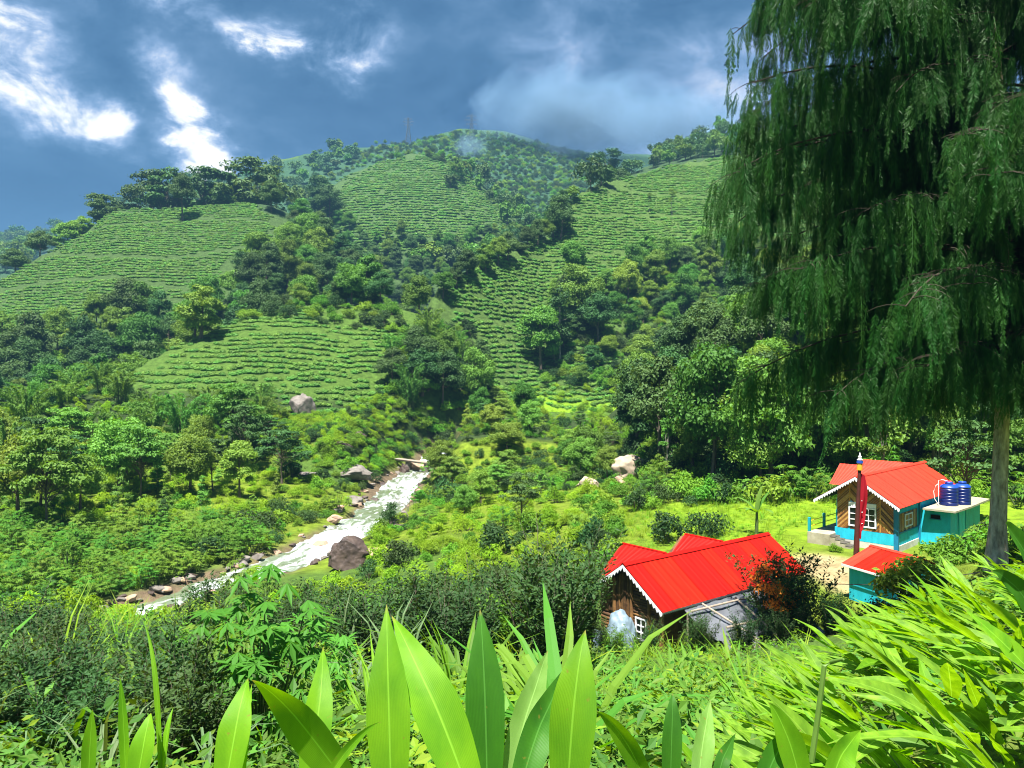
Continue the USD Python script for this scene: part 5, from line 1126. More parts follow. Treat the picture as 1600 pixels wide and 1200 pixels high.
# spur of the right hill
xy = scatter_view(rng, [(680,480),(700,440),(790,402),(860,372),(880,330),(895,318),(880,350),(865,385),(790,412),(730,440),(700,480)], 1500, 6.0, 205, 345)
grow(rng, 'spur_tree', ['dark_tree', 'broad_tree'], xy, 0.6, 1.0, [(760, 'at the low end of the right spur'), (840, 'midway along the right spur edge'), (9999, 'high on the right spur edge')], 'tree', 'trees along the spur of the right hill')
for (px, top, D, k, v, lab) in [
        (876, 300, 292, 'dark_tree', 1, 'tall dark column of a tree halfway up the spur of the right tea hill'),
        (893, 372, 262, 'broad_tree', 0, 'round green tree just below the tall dark one on the right tea hill'),
        (875, 440, 226, 'slim_tree', 2, 'tall loose tree with a dark crown low on the right tea hill'),
        (905, 405, 240, 'broad_tree', 3, 'bushy tree in the fold of the right tea hill'),
        (845, 470, 222, 'pale_tree', 1, 'pale leafy tree at the left of the fold low on the right tea hill'),
        (935, 455, 232, 'dark_tree', 2, 'dark tree at the right of the fold low on the right tea hill'),
        (1050, 293, 318, 'slim_tree', 0, 'tall thin bare trunked tree alone high on the right tea terraces'),
        (1015, 300, 322, 'slim_tree', 1, 'slimmer pale tree beside the tall thin one on the right tea terraces'),
        (760, 372, 262, 'dark_tree', 0, 'dark tree at the lower end of the spur belt')]:
    one(k, v, px, top, D, lab, 'tree', 'hillside_tree')
xy = scatter_view(rng, [(960,500),(985,440),(1055,405),(1120,395),(1200,400),(1200,560),(1060,570),(1000,600),(985,560)], 1500, 6.5, 150, 330)
grow(rng, 'fold_tree', T3, xy, 0.7, 1.2, [(1020, 'in the fold beside the right tea terraces'), (1090, 'in the middle fold right of the terraces'), (9999, 'in the fold close to the weeping cypress')], 'tree', 'trees of the fold right of the tea terraces')
xy = scatter_view(rng, [(850,560),(860,480),(905,450),(950,470),(960,540),(930,600),(880,610)], 500, 6.5, 150, 330)
grow(rng, 'fold_tree', T3, xy, 0.5, 0.85, [(900, 'dotted low on the right tea hill'), (9999, 'at the foot of the right tea terraces')], 'tree', 'small trees in the fold of the right hill')
# the steep wood on the right
Gp = [(985,650),(1050,600),(1150,540),(1300,450),(1650,370),(1650,770),(1300,772),(1180,770),(1060,772),(1000,735)]
xy = keep_clear(scatter_view(rng, Gp, 2600, 5.2, 66, 170))
grow(rng, 'woodland_tree', ['broad_tree', 'dark_tree', 'dark_tree', 'pale_tree'], xy, 0.6, 1.0, [(1060, 'at the left edge of the steep right wood'), (1180, 'in the steep wood above the meadow'), (1330, 'in the steep wood left behind the blue house'), (1480, 'in the steep wood above the blue house roof'), (9999, 'in the steep wood behind the cypress trunk')], 'tree', 'trees of the steep wood behind the blue house')
for (px, top, D, k, v, lab) in [
        (1085, 575, 83, 'slim_tree', 0, 'slender pale trunked tree with a loose crown at the edge of the meadow'),
        (1042, 650, 80, 'slim_tree', 1, 'thinner pale trunked tree left of the slender one by the meadow'),
        (1000, 585, 100, 'dark_tree', 1, 'dark narrow ivy-covered tree at the left edge of the steep wood'),
        (1235, 600, 74, 'pale_tree', 0, 'big bright leaved tree overhanging the dark hollow beside the meadow'),
        (1190, 640, 70, 'pale_tree', 2, 'dense leafy tree left of the dark hollow above the meadow'),
        (1290, 660, 71, 'broad_tree', 3, 'leafy tree hung with creepers right of the dark hollow'),
        (1170, 545, 84, 'pale_tree', 1, 'tall sunlit tree with yellowish top under the weeping branches')]:
    one(k, v, px, top, D, lab, 'tree', 'meadow_edge_tree')
for (px, top, D, k, v, lab) in [
        (1375, 640, 62, 'slim_tree', 1, 'young tree with bare branching trunk behind the red roof of the blue house'),
        (1470, 668, 60, 'slim_tree', 0, 'thin tree behind the blue water tanks'),
        (1512, 655, 56, 'umbrella_tree', 1, 'feathery leaved tree right of the water tanks')]:
    one(k, v, px, top, D, lab, 'tree', 'yard_tree')
# skyline trees
for i, (px, top, D, k, v, wide, lab) in enumerate([
        (285, 268, 335, 'dark_tree', 2, 0.75, 'dark lone tree standing in the tea near the crest of the left hill'),
        (424, 280, 348, 'dark_tree', 0, 1.0, 'dense dark round tree at the right end of the left hill crest'),
        (160, 300, 352, 'dark_tree', 1, 1.5, 'dark spreading tree at the left shoulder of the left hill crest'),
        (185, 318, 350, 'dark_tree', 0, 1.4, 'low dark tree leaning by the left shoulder of the crest'),
        (130, 335, 345, 'pale_tree', 0, 1.3, 'light green bushy tree on the left edge of the tea hill'),
        (105, 345, 340, 'pale_tree', 1, 1.3, 'light green tree lowest on the left edge of the tea hill'),
        (62, 360, 322, 'dark_tree', 2, 1.3, 'dark round tree on the far left edge of the tea hill'),
        (25, 386, 312, 'dark_tree', 0, 1.3, 'darkest round tree beside the left border of the tea hill'),
        (235, 272, 385, 'umbrella_tree', 0, 1.0, 'flat topped tree behind the left hill crest, farthest left of its kind'),
        (262, 266, 380, 'umbrella_tree', 1, 1.1, 'flat topped tree left of the lone dark tree on the crest'),
        (318, 266, 384, 'umbrella_tree', 0, 1.0, 'flat topped tree right of the lone dark tree on the crest'),
        (345, 270, 390, 'umbrella_tree', 1, 1.2, 'wide flat topped tree in the middle of the left hill crest'),
        (395, 256, 400, 'umbrella_tree', 0, 1.2, 'highest flat topped tree above the dense round one'),
        (500, 272, 480, 'dark_tree', 1, 1.0, 'dark tree in the saddle left of the round far hill'),
        (515, 288, 470, 'dark_tree', 2, 0.9, 'dark slender tree before the left slope of the round far hill'),
        (520, 215, 840, 'far_tree', 0, 1.3, 'largest dark tree clump on the far ridge skyline'),
        (500, 232, 835, 'far_tree', 1, 1.2, 'dark tree left of the largest clump on the far ridge'),
        (475, 240, 830, 'far_tree', 0, 1.2, 'dark tree at the left end of the far ridge clump'),
        (555, 221, 858, 'far_tree', 2, 1.2, 'small round tree right of the largest clump on the far ridge'),
        (588, 218, 872, 'far_tree', 3, 1.0, 'small round tree left of the pair by the first pylon'),
        (602, 217, 876, 'far_tree', 2, 1.0, 'small round tree closest to the first pylon'),
        (950, 236, 495, 'umbrella_tree', 0, 1.3, 'spreading tree on the skyline at the foot of the right upper wood'),
        (960, 262, 380, 'dark_tree', 0, 1.4, 'dark tree above the top edge of the right tea terraces')]):
    one(k, v, px, top, D, lab, 'tree', 'skyline_tree', wide=wide)
xy = scatter_view(rng, [(860,372),(890,312),(940,287),(1000,270),(1060,254),(1115,246),(1170,240),(1700,226),(1700,160),(1400,172),(1170,208),(1110,217),(1060,236),(1000,264),(950,286),(900,312),(850,350)], 7000, 7.5, 320, 640)
mass(rng, 'far_wood', ['far_tree'], xy, 0.8, 1.3, 'dense wood on the skyline above the right tea terraces', 'wood', sink=0.3)
xy = scatter_view(rng, [(430,290),(470,258),(530,236),(560,250),(520,285),(470,330),(430,320),(400,300)], 1500, 12, 500, 900)
xy_ = scatter_view(rng, [(700,300),(720,262),(760,285),(800,320),(850,350),(930,330),(960,300),(960,330),(870,372),(800,395),(700,430),(640,420),(690,395),(780,390),(790,340),(740,290)], 2600, 10, 430, 900)
xy2_ = scatter_view(rng, [(150,345),(200,312),(260,296),(440,262),(470,330),(420,312),(200,325)], 900, 11, 500, 830)
mass(rng, 'far_wood', ['far_tree'], np.vstack([xy, xy_, xy2_]), 0.8, 1.4, 'dark wood in the gullies of the far ridge', 'wood', sink=0.3)
xy = np.vstack([scatter_view(rng, [(-60,390),(-60,372),(50,370),(95,362),(110,385),(60,420),(-60,440)], 2500, 11, 500, 1500)])
mass(rng, 'far_wood', ['far_tree'], xy, 1.2, 2.0, 'blue hazy wood at the far left edge', 'wood', sink=0.2)
# ------------------------------------------------------------------ the valley's left side
xy = keep_clear(scatter_view(rng, [(-20,690),(60,620),(150,612),(250,640),(420,650),(430,720),(300,740),(100,760),(-20,760)], 1400, 7.5, 85, 190), 2)
grow(rng, 'bamboo_clump', ['bamboo_clump'], xy, 0.7, 1.1, [(140, 'at the left border of the valley'), (290, 'left of the valley plantation'), (9999, 'below the left end of the knoll')], 'bamboo', 'bamboo clumps left of the river')
xy = keep_clear(scatter_view(rng, [(-20,740),(120,720),(420,690),(470,730),(440,770),(300,810),(150,830),(-20,850)], 1400, 4.6, 70, 140), 2)
grow(rng, 'young_tree', ['sapling', 'sapling', 'pale_tree', 'umbrella_tree'], xy, 0.5, 0.85, [(130, 'in the plantation at the left border'), (300, 'in the middle of the left bank plantation'), (9999, 'at the river end of the left bank plantation')], 'tree', 'young trees on the left bank')
for (px, top, D, k, v, lab) in [(45, 660, 108, 'umbrella_tree', 2, 'flat layered feathery tree at the left edge of the valley floor'), (110, 690, 104, 'umbrella_tree', 2, 'second flat layered tree, by the small bright clearing on the left'), (255, 775, 78, 'dark_tree', 1, 'narrow creeper-covered dark tree among the yellow grass on the left bank')]:
    one(k, v, px, top, D, lab, 'tree', 'valley_tree', wide=0.5 if 'narrow' in lab else 1.0)
xy = keep_clear(scatter_view(rng, [(660,700),(760,640),(860,660),(960,680),(960,760),(860,830),(760,830),(690,800)], 900, 6.5, 65, 190), 1.5)
grow(rng, 'valley_tree', ['pale_tree', 'broad_tree', 'sapling', 'umbrella_tree'], xy, 0.3, 0.62, [(760, 'on the flat just right of the footbridge'), (870, 'on the flat between river and meadow'), (9999, 'on the flat by the pale sandstone')], 'tree', 'small trees right of the river')
# ------------------------------------------------------------------ undergrowth
V1 = [(-40,600),(100,600),(400,650),(640,660),(1000,660),(1060,770),(1300,775),(1300,800),(1000,800),(960,860),(900,960),(500,1000),(-40,1000)]
xy = keep_clear(scatter_view(rng, V1, 60000, 1.7, 34, 215), 0.3)
nz = meshkit.fbm(np.stack([xy[:, 0] * 0.06, xy[:, 1] * 0.06, 0 * xy[:, 0]], -1), 3, 77)
px_, D_ = CX + F * xy[:, 0] / xy[:, 1], xy[:, 1]
yel = ((nz > 0.52) & (px_ < 760)) | ((nz > 0.6))
mead = (px_ > 985) & (D_ > 45) & (D_ < 66)
star = (px_ < 420) & (D_ < 80) & (D_ > 50)
mass(rng, 'undergrowth', ['shrub', 'dark_shrub', 'star_plant', 'broad_tuft'], xy[~yel & ~star & ~mead], 0.55, 1.35, 'green scrub covering the valley floor', 'scrub', weights=(6, 2.0, 1.2, 1))
mass(rng, 'undergrowth', ['yellow_shrub', 'grass_tuft', 'shrub'], xy[yel & ~star & ~mead], 0.5, 1.2, 'yellow green scrub and rank grass on the valley floor', 'scrub', weights=(5, 2, 1))
mass(rng, 'leafy_thicket', ['star_plant'], xy[star], 0.7, 1.3, 'thicket of star leaved plants on the near left bank', 'thicket')
xs = scatter_view(rng, [(-60,990),(-60,850),(200,820),(420,800),(420,880),(300,925),(200,955)], 9000, 1.3, 48, 90)
mass(rng, 'leafy_thicket', ['star_plant', 'star_plant', 'yellow_shrub'], keep_clear(xs, 0.2), 0.6, 1.05, 'dense star leaved thicket beside the river', 'thicket')
mass(rng, 'terrace_grass', ['grass_tuft', 'yellow_shrub', 'shrub'], xy2, 0.7, 1.5, 'bright grass and shrubs on the terrace under the right tea hill', 'grass', weights=(4, 2, 1))
xm = keep_clear(scatter_view(rng, [(960,800),(1000,785),(1300,780),(1300,870),(1200,900),(1150,860),(1000,860),(940,870)], 16000, 0.62, 44, 72), 0.2)
mass(rng, 'meadow_grass', ['grass_tuft', 'herb'], xm, 0.5, 0.9, 'bright mown meadow grass beside the blue house', 'grass', weights=(5, 1))
xf = keep_clear(scatter_view(rng, [(985,660),(1060,600),(1150,540),(1300,450),(1650,370),(1650,790),(1300,790),(1050,785),(1000,745)], 22000, 1.9, 60, 175))
mass(rng, 'wood_floor_scrub', ['shrub', 'dark_shrub', 'star_plant'], xf, 0.9, 2.0, 'leafy undergrowth filling the steep wood', 'scrub', weights=(4, 3, 1))
xf = np.vstack([scatter_view(rng, A, 8000, 3.2, 190, 350), scatter_view(rng, [(850,600),(860,470),(985,440),(1120,395),(1200,400),(1200,560),(1060,570),(1000,610)], 9000, 2.6, 150, 330), scatter_view(rng, [(600,560),(660,510),(740,520),(770,650),(690,680),(620,670)], 4000, 2.4, 140, 230), scatter_view(rng, [(430,400),(480,345),(600,440),(720,480),(690,540),(560,450)], 5000, 3.5, 230, 480)])
mass(rng, 'slope_scrub', ['shrub', 'dark_shrub'], xf, 1.4, 2.6, 'rough green scrub in the folds of the hills', 'scrub', weights=(3, 2))
xf = keep_clear(scatter_view(rng, [(420,640),(520,648),(640,600),(700,680),(650,725),(560,745),(430,705)], 9000, 1.25, 90, 190), 0.1)
mass(rng, 'undergrowth', ['shrub', 'yellow_shrub', 'grass_tuft', 'dark_shrub'], xf, 0.6, 1.3, 'bright scrub at the foot of the knoll above the footbridge', 'scrub', weights=(5, 4, 2, 1))
# riverside bushes and the near band of tall shrubs
for (px, py, w, kind, lab) in [
        (630, 880, 1.6, 'dark_shrub', 'dark round bush right of the big river boulder'), (575, 905, 1.0, 'dark_shrub', 'small dark bush below the big river boulder'),
        (455, 745, 2.2, 'dark_shrub', 'dark bush on the left bank above the rapids'), (400, 835, 2.0, 'dark_shrub', 'dark bush overhanging the water upstream of the lower bend'),
        (330, 875, 1.5, 'dark_shrub', 'dark bush at the water below the yellow grass bank'), (545, 735, 1.8, 'shrub', 'green bush growing against the flat grey boulder'),
        (500, 770, 1.6, 'shrub', 'green bush beside the stones above the rapids'), (690, 690, 2.6, 'dark_shrub', 'dark bush right of the footbridge'), (640, 690, 1.8, 'dark_shrub', 'dark bush behind the footbridge'),
        (700, 780, 2.0, 'dark_shrub', 'dark spreading bush on the right bank opposite the rapids'), (780, 870, 1.7, 'dark_shrub', 'dark bush on the flat above the grey sheet roof'),
        (395, 905, 1.2, 'yellow_shrub', 'yellow bush standing at the lower river bend'), (1050, 850, 1.5, 'dark_shrub', 'dark round bush behind the near red roof, left of the banana plant'), (1105, 838, 1.4, 'dark_shrub', 'dark round bush closest to the banana plant')]:
    D = float(cast(px, py)[0]); D = D if np.isfinite(D) else 80.0
    x = (px - CX) / F * D
    thing('riverside_bush' if px < 1000 else 'yard_bush', lab, 'bush', (x, D, float(ground(x, D)[0]) - 0.1), px % 6.28, w, ref=LIBS[kind][px % 3])
# ------------------------------------------------------------------ the weeping cypress
M['cypress'] = leaf_mat('cypress_sprays', (0.021, 0.086, 0.012), (0.008, 0.036, 0.009), 0.30, rough=0.5, hue=0.012, val=0.45, tcol=(0.06, 0.20, 0.02))
M['cypress_bark'] = plain_mat('lichened_cypress_bark', (0.66, 0.58, 0.44), 0.9, 0.2, nscale=3.0, bump=0.7, col2=(0.11, 0.085, 0.06), stretch=(2.5, 2.5, 0.8), detail=9)
M['cypress_twig'] = plain_mat('dark_cypress_twig', (0.045, 0.038, 0.026), 0.85, 0.2, noise=0.4, nscale=4)
def spray(seed, L=1.5, n=30, side=0.20, w=0.0125):
    """A hanging flat spray: a limp shoot with side shoots in two ranks, herringbone fashion, each feathered again."""
    rg = np.random.default_rng(seed); mb = MB(); t = np.linspace(0, 1, 9); sway = rg.normal(size=2) * 0.10
    c = np.stack([0.34 * L * (1 - np.exp(-t * 2.2)) * 0.55 + sway[0] * t ** 2, sway[1] * t ** 2, -L * (t - 0.10 * np.exp(-t * 6))], 1)
    mb.tube(c, 0.006 * (1 - 0.7 * t), 3, False)
    B, A, N, Ls, Ws = [], [], [], [], []
    yaw = rg.uniform(0, 6.28); pl = np.array([math.cos(yaw), math.sin(yaw), 0]); no = np.array([-math.sin(yaw), math.cos(yaw), 0])
    for k in range(n):
        tt = (k + 0.5) / n; p = np.array([np.interp(tt, t, c[:, j]) for j in range(3)]); ln = side * (0.45 + 0.9 * math.sin(min(tt * 1.25 + 0.15, 1.0) * math.pi) ) * rg.uniform(0.7, 1.25)
        for s_ in (-1, 1):
            a = nrm(pl * s_ * rg.uniform(0.5, 0.85) + no * rg.normal() * 0.25 + [0, 0, -rg.uniform(0.7, 1.1)])
            B.append(p); A.append(a); N.append(no + rg.normal(size=3) * 0.35); Ls.append(ln); Ws.append(w)
            for q in (0.3, 0.55, 0.8):
                for s2 in (-1, 1):
                    o = np.cross(a, no); B.append(p + a * ln * q); A.append(a + o * s2 * 0.55 + [0, 0, -0.15]); N.append(no + rg.normal(size=3) * 0.4); Ls.append(ln * 0.42 * (1.1 - 0.5 * q)); Ws.append(w * 0.8)
    mb.leaves(np.array(B), np.array(A), np.array(N), np.array(Ls), np.array(Ws) * 1.3, fold=0.0)
    return mb.out()
SPRAYS = [spray(i, L, n, sd) for i, (L, n, sd) in enumerate([(1.2, 34, 0.15), (1.6, 42, 0.17), (0.9, 28, 0.14), (2.0, 50, 0.17), (1.3, 36, 0.19), (0.7, 22, 0.13)])]
def cypress():
    D0 = 22.0; base = P(1556, 882, D0); base[2] = float(ground(base[0], base[1])[0]) - 0.1
    t = thing('weeping_cypress', 'huge weeping cypress with long hanging dark green sprays, filling the upper right', 'tree', base)
    rg = np.random.default_rng(77); z0 = base[2]; top = 21.0
    tt = np.linspace(0, 1, 16); tr = np.stack([0.22 * np.sin(tt * 5), 0.16 * np.sin(tt * 4 + 1) - 0.16 * math.sin(1), tt * top], 1)
    obj('trunk', MB().tube(tr, 0.235 * (1 - 0.86 * tt) * (1 + 0.45 * np.exp(-tt * 40)), 14).out(), M['cypress_bark'], t, smooth=40)
    pos, rz, sc, tilt, size = [], [], [], [], []
    lim = 0; big = []
    NL = 150
    for k in range(NL):
        f = (k + 0.5) / NL; h = 5.9 + (top - 6.5) * f ** 1.05 + rg.normal() * 0.2; az = k * 2.399 + rg.normal() * 0.25
        prof = np.interp(h, [4.5, 6.5, 8.5, 11, 13.5, 16, 18.5, 21], [5.2, 7.1, 7.9, 8.2, 8.2, 8.0, 7.0, 5.0]); L = prof * rg.uniform(0.72, 1.08)
        dirx, diry = math.cos(az), math.sin(az)
        if rg.random() < 0.16 or (dirx > 0.25 and 11.5 < h < 17 and rg.random() < 0.25): continue
        if dirx > 0.3: L *= 0.9
        s = np.linspace(0, 1, 10); rise = rg.uniform(0.06, 0.24); drp = rg.uniform(0.20, 0.36) * L
        bx = np.interp(h / top, tt, tr[:, 0]); by = np.interp(h / top, tt, tr[:, 1]); wob = rg.normal() * 0.05 * L
        c = np.stack([bx + dirx * L * s - diry * wob * np.sin(s * 3), by + diry * L * s + dirx * wob * np.sin(s * 3), h + rise * L * s - drp * s ** 2.6], 1)
        obj('limb', MB().tube(c, 0.06 * (L / 8) * (1 - 0.88 * s) + 0.006, 6, False).out(), M['cypress_twig'], t, smooth=40)
        twig = MB()
        nsub = int(L * 3.6)
        for q in range(nsub):
            u = rg.uniform(0.08, 1.0); p = np.array([np.interp(u, s, c[:, j]) for j in range(3)]); sd = rg.choice([-1, 1]); l2 = rg.uniform(0.5, 1.7) * (1.15 - 0.5 * u)
            d2 = nrm(np.array([dirx * 0.65 - diry * sd, diry * 0.65 + dirx * sd, rg.uniform(-0.05, 0.35)])); v = np.linspace(0, 1, 5)
            c2 = p + d2 * l2 * v[:, None] + np.array([0, 0, -0.38 * l2]) * (v ** 2.2)[:, None]
            twig.tube(c2, 0.016 * (1 - 0.7 * v), 3, False)
            for w in range(max(2, int(l2 / 0.15))):
                vv = (w + rg.uniform(0.3, 0.9)) / max(2, int(l2 / 0.15)); pp = np.array([np.interp(min(vv, 1), v, c2[:, j]) for j in range(3)]); a2 = math.atan2(d2[1], d2[0]) + rg.normal() * 0.7
                size_ = rg.uniform(0.55, 1.2); pos.append(pp - [0, 0, 0.5 * rg.random() ** 2]); rz.append(a2); sc.append((1.0, 1.0, 1.0) * np.array(size_)); tilt.append(rg.normal(size=2) * 0.10)
        for w in range(int(L / 0.16)):
            u = rg.uniform(0.03, 1.0); p = np.array([np.interp(u, s, c[:, j]) for j in range(3)]); pos.append(p + rg.normal(size=3) * 0.05); rz.append(az + rg.normal() * 0.9); sc.append(np.full(3, rg.uniform(0.6, 1.15))); tilt.append(rg.normal(size=2) * 0.10)
        tag(obj('twigs', twig.out(), M['cypress_twig'], t), kind='stuff')
    pos, rz, sc, tilt = np.array(pos), np.array(rz), np.array(sc), np.array(tilt); idx = rg.choice(6, len(pos), p=[.25, .2, .2, .08, .17, .10])
    # the sprays that hang nearest in view are parts of their own; the rest one mass
    wp = pos + base; dist = wp[:, 1]; pxy = pix(wp); inside = (pxy[:, 0] > 1100) & (pxy[:, 0] < 1610) & (pxy[:, 1] > -20) & (pxy[:, 1] < 720); order = np.argsort(np.where(inside, dist, 1e9))[:280]; keep = np.ones(len(pos), bool); keep[order] = False
    for i in order:
        v, f = SPRAYS[idx[i]]; R = np.array(mat4((0, 0, 0), rz[i], sc[i], tuple(tilt[i])))[:3, :3]; obj('spray', (v @ R + pos[i], f), M['cypress'], t)
    pi_path = str(t.GetPath()) + '/hanging_sprays'
    pi = UsdGeom.PointInstancer.Define(stage, pi_path)
    for k, (v, f) in enumerate(SPRAYS):
        usdkit.mesh(stage, f'{pi_path}/kind_{k}', (v, f), M['cypress']); pi.CreatePrototypesRel().AddTarget(f'{pi_path}/kind_{k}')
    p_, r_, s_, t_ = pos[keep], rz[keep], sc[keep], tilt[keep]; q = np.stack([np.cos(r_ / 2), 0 * r_, 0 * r_, np.sin(r_ / 2)], 1)
    pi.CreatePositionsAttr(Vt.Vec3fArray.FromNumpy(p_.astype(np.float32))); pi.CreateScalesAttr(Vt.Vec3fArray.FromNumpy(s_.astype(np.float32)))
    pi.CreateOrientationsAttr(Vt.QuathArray([Gf.Quath(float(a), float(b), float(c), float(d)) for a, b, c, d in q])); pi.CreateProtoIndicesAttr(Vt.IntArray.FromNumpy(idx[keep].astype(np.int32)))
    tag(pi.GetPrim(), kind='stuff')
    print('sprays', len(pos))
cypress()
# ------------------------------------------------------------------ the near slope
def vein_mat(name, col, dark, trans=0.5, rough=0.5):
    """A broad grass leaf: parallel veins and a pale midrib along the blade, blotches, light glowing through."""
    n = {'at': ('attribute', {'attribute': 'st'}), 'sx': ('separate_xyz', {}), 'ge': ('geometry', {}), 'oi': ('object_info', {}),
         'wv': ('math', {'math_type': 'multiply', 'value2': 170.0}), 'si': ('math', {'math_type': 'sine'}), 'vr': ('map_range', {'from_min': -1.0, 'from_max': 1.0, 'to_min': 0.93, 'to_max': 1.04}),
         'mid': ('math', {'math_type': 'subtract', 'value2': 0.5}), 'mab': ('math', {'math_type': 'absolute'}), 'mr': ('map_range', {'range_type': 'smoothstep', 'from_min': 0.0, 'from_max': 0.035, 'to_min': 1.0, 'to_max': 0.0}),
         'no': ('noise_texture', {'scale': 22.0, 'detail': 5.0}), 'mp': ('mapping', {'scale': (1.0, 1.0, 0.35)}), 'nr': ('map_range', {'from_min': 0.35, 'from_max': 0.7, 'clamp': True}),
         'sp': ('noise_texture', {'scale': 70.0, 'detail': 3.0}), 'sr': ('map_range', {'from_min': 0.68, 'from_max': 0.76, 'to_min': 0.0, 'to_max': 0.75, 'clamp': True}), 'sm': ('mix', {'color2': (0.22, 0.17, 0.03)}),
         'tp': ('map_range', {'from_min': 0.93, 'from_max': 1.0, 'to_min': 0.0, 'to_max': 0.85, 'clamp': True}), 'tm': ('mix', {'color2': (0.30, 0.20, 0.06)}), 'mx': ('mix', {'color1': col, 'color2': dark}), 'mm': ('mix', {'color2': tuple(min(1, c * 1.5 + .03) for c in col)}), 'mf': ('math', {'math_type': 'multiply', 'value2': 0.7}),
         'hs': ('hsv', {}), 'hv': ('math', {'math_type': 'multiply'}), 'ov': ('math', {'math_type': 'multiply_add', 'value2': 0.35, 'value3': 0.82}),
         'tc': ('hsv', {'saturation': 1.08, 'value': 1.9, 'hue': 0.487}), 'bu': ('bump', {'strength': 0.14, 'distance': 0.002}),
         'p': ('principled_bsdf', {'roughness': rough, 'specular_ior_level': 0.2}), 't': ('translucent_bsdf', {}), 'm': ('mix_closure', {'fac': trans})}
    L = [('at.vector', 'sx.vector'), ('sx.x', 'wv.value1'), ('wv.value', 'si.value1'), ('si.value', 'vr.value'), ('sx.x', 'mid.value1'), ('mid.value', 'mab.value1'), ('mab.value', 'mr.value'), ('ge.position', 'mp.vector'), ('mp.vector', 'no.vector'), ('no.fac', 'nr.value'),
         ('nr.result', 'mx.fac'), ('mr.result', 'mf.value1'), ('mf.value', 'mm.fac'), ('mx.color', 'mm.color1'), ('ge.position', 'sp.vector'), ('sp.fac', 'sr.value'), ('sr.result', 'sm.fac'), ('mm.color', 'sm.color1'), ('sx.y', 'tp.value'), ('tp.result', 'tm.fac'), ('sm.color', 'tm.color1'), ('tm.color', 'hs.color'), ('oi.random', 'ov.value1'), ('ov.value', 'hv.value1'), ('vr.result', 'hv.value2'), ('hv.value', 'hs.value'),
         ('hs.color', 'p.base_color'), ('hs.color', 'tc.color'), ('tc.color', 't.color'), ('si.value', 'bu.height'), ('bu.normal', 'p.normal'), ('p.BSDF', 'm.closure1'), ('t.BSDF', 'm.closure2')]
    return usdkit.material(stage, f'/World/Looks/{name}', n, L, surface='m.closure')
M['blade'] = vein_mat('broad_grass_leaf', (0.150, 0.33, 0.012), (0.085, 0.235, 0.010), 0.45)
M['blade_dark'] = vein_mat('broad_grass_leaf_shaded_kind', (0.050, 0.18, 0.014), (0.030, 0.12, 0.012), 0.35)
M['blade_pale'] = vein_mat('pale_grass_leaf', (0.20, 0.36, 0.085), (0.14, 0.28, 0.05), 0.4)
M['blade_right'] = vein_mat('broom_grass_leaf', (0.19, 0.35, 0.028), (0.080, 0.185, 0.014), 0.42)
M['culm'] = plain_mat('green_culm', (0.10, 0.19, 0.03), 0.5, noise=0.3, nscale=6)
def strap(par, name, pts, wid, roll, mat, fold=0.16, segs=16, across=6, curl=0.0, wav=0.012, seed=0, peak=0.42):
    """A long leaf along a spine of points: widest below the middle, drawn to a sharp tip, folded along its midrib and slightly wavy."""
    pts = np.asarray(pts, float); k = len(pts); t = np.linspace(0, 1, segs + 1)
    f = [PchipInterpolator(np.linspace(0, 1, k), pts[:, j]) for j in range(3)]; c = np.stack([g(t) for g in f], 1)
    tan = nrm(np.gradient(c, axis=0)); ref = np.asarray(roll, float); side = nrm(np.cross(tan, ref)); nor = np.cross(side, tan)
    w = wid * np.where(t < peak, 0.55 + 0.45 * np.sin(t / peak * np.pi / 2), np.cos((t - peak) / (1 - peak) * np.pi / 2) ** 1.15 * (1 - 0.25 * ((t - peak) / (1 - peak)).clip(0, 1)))
    w[-1] = wid * 0.004
    q = np.linspace(-1, 1, across + 1); rg = np.random.default_rng(seed); ph = rg.uniform(0, 6.28, 2)
    V = []
    for i in range(segs + 1):
        z = (np.abs(q) ** 1.2) * fold * w[i] + curl * w[i] * q + wav * wid * 8 * (np.abs(q) ** 2) * np.sin(t[i] * 11 + ph[0] + q * 0.8) * 0.5 * np.sin(np.pi * t[i])
        V.append(c[i] + side[i] * (q * w[i] / 2)[:, None] + nor[i] * z[:, None])
    V = np.array(V).reshape(-1, 3); m = across + 1; i, j = np.meshgrid(np.arange(segs), np.arange(across), indexing='ij'); a = (i * m + j).ravel()
    fcs = np.stack([a, a + 1, a + m + 1, a + m], 1); uv = np.stack([np.tile((q + 1) / 2, segs + 1), np.repeat(t, m)], 1)
    pa = path_of(par); return usdkit.mesh(stage, f'{pa}/{numbered(pa, name)}', (V, fcs), M[mat], smooth=True, uv=uv).GetPrim()
def front_plant(label, blades, D, stem=None):
    """blades: (tip px, py, D offset), (bend px, py), (foot px, py), width in pixels, material."""
    foot = np.mean([b[2] for b in blades], 0); o = P(foot[0], 1290, D); zg = float(ground(o[0], o[1])[0]); o[2] = zg
    h = thing('broad_leaf_grass', label, 'grass', o, group=None)
    for n, (tip, mid, ft, wpx, mat, dd) in enumerate(blades):
        f3, m3, t3 = P(ft[0], ft[1] + 60, D), P(mid[0], mid[1], D + dd * 0.35), P(tip[0], tip[1], D + dd)
        roll = np.array([0.25 * math.sin(n * 2.1), -1.0, 0.35])
        strap(h, 'leaf', np.array([f3, m3, t3]) - o, wpx / F * D, roll, mat, seed=n, fold=0.10 + 0.05 * (n % 3))
    st = P(foot[0], 1270, D) - o
    obj('stem', MB().tube([(0, 0, -0.05), (st[0] * 0.6, st[1], st[2] * 0.5), st], [0.012, 0.010, 0.007], 8).out(), M['culm'], h, smooth=40)
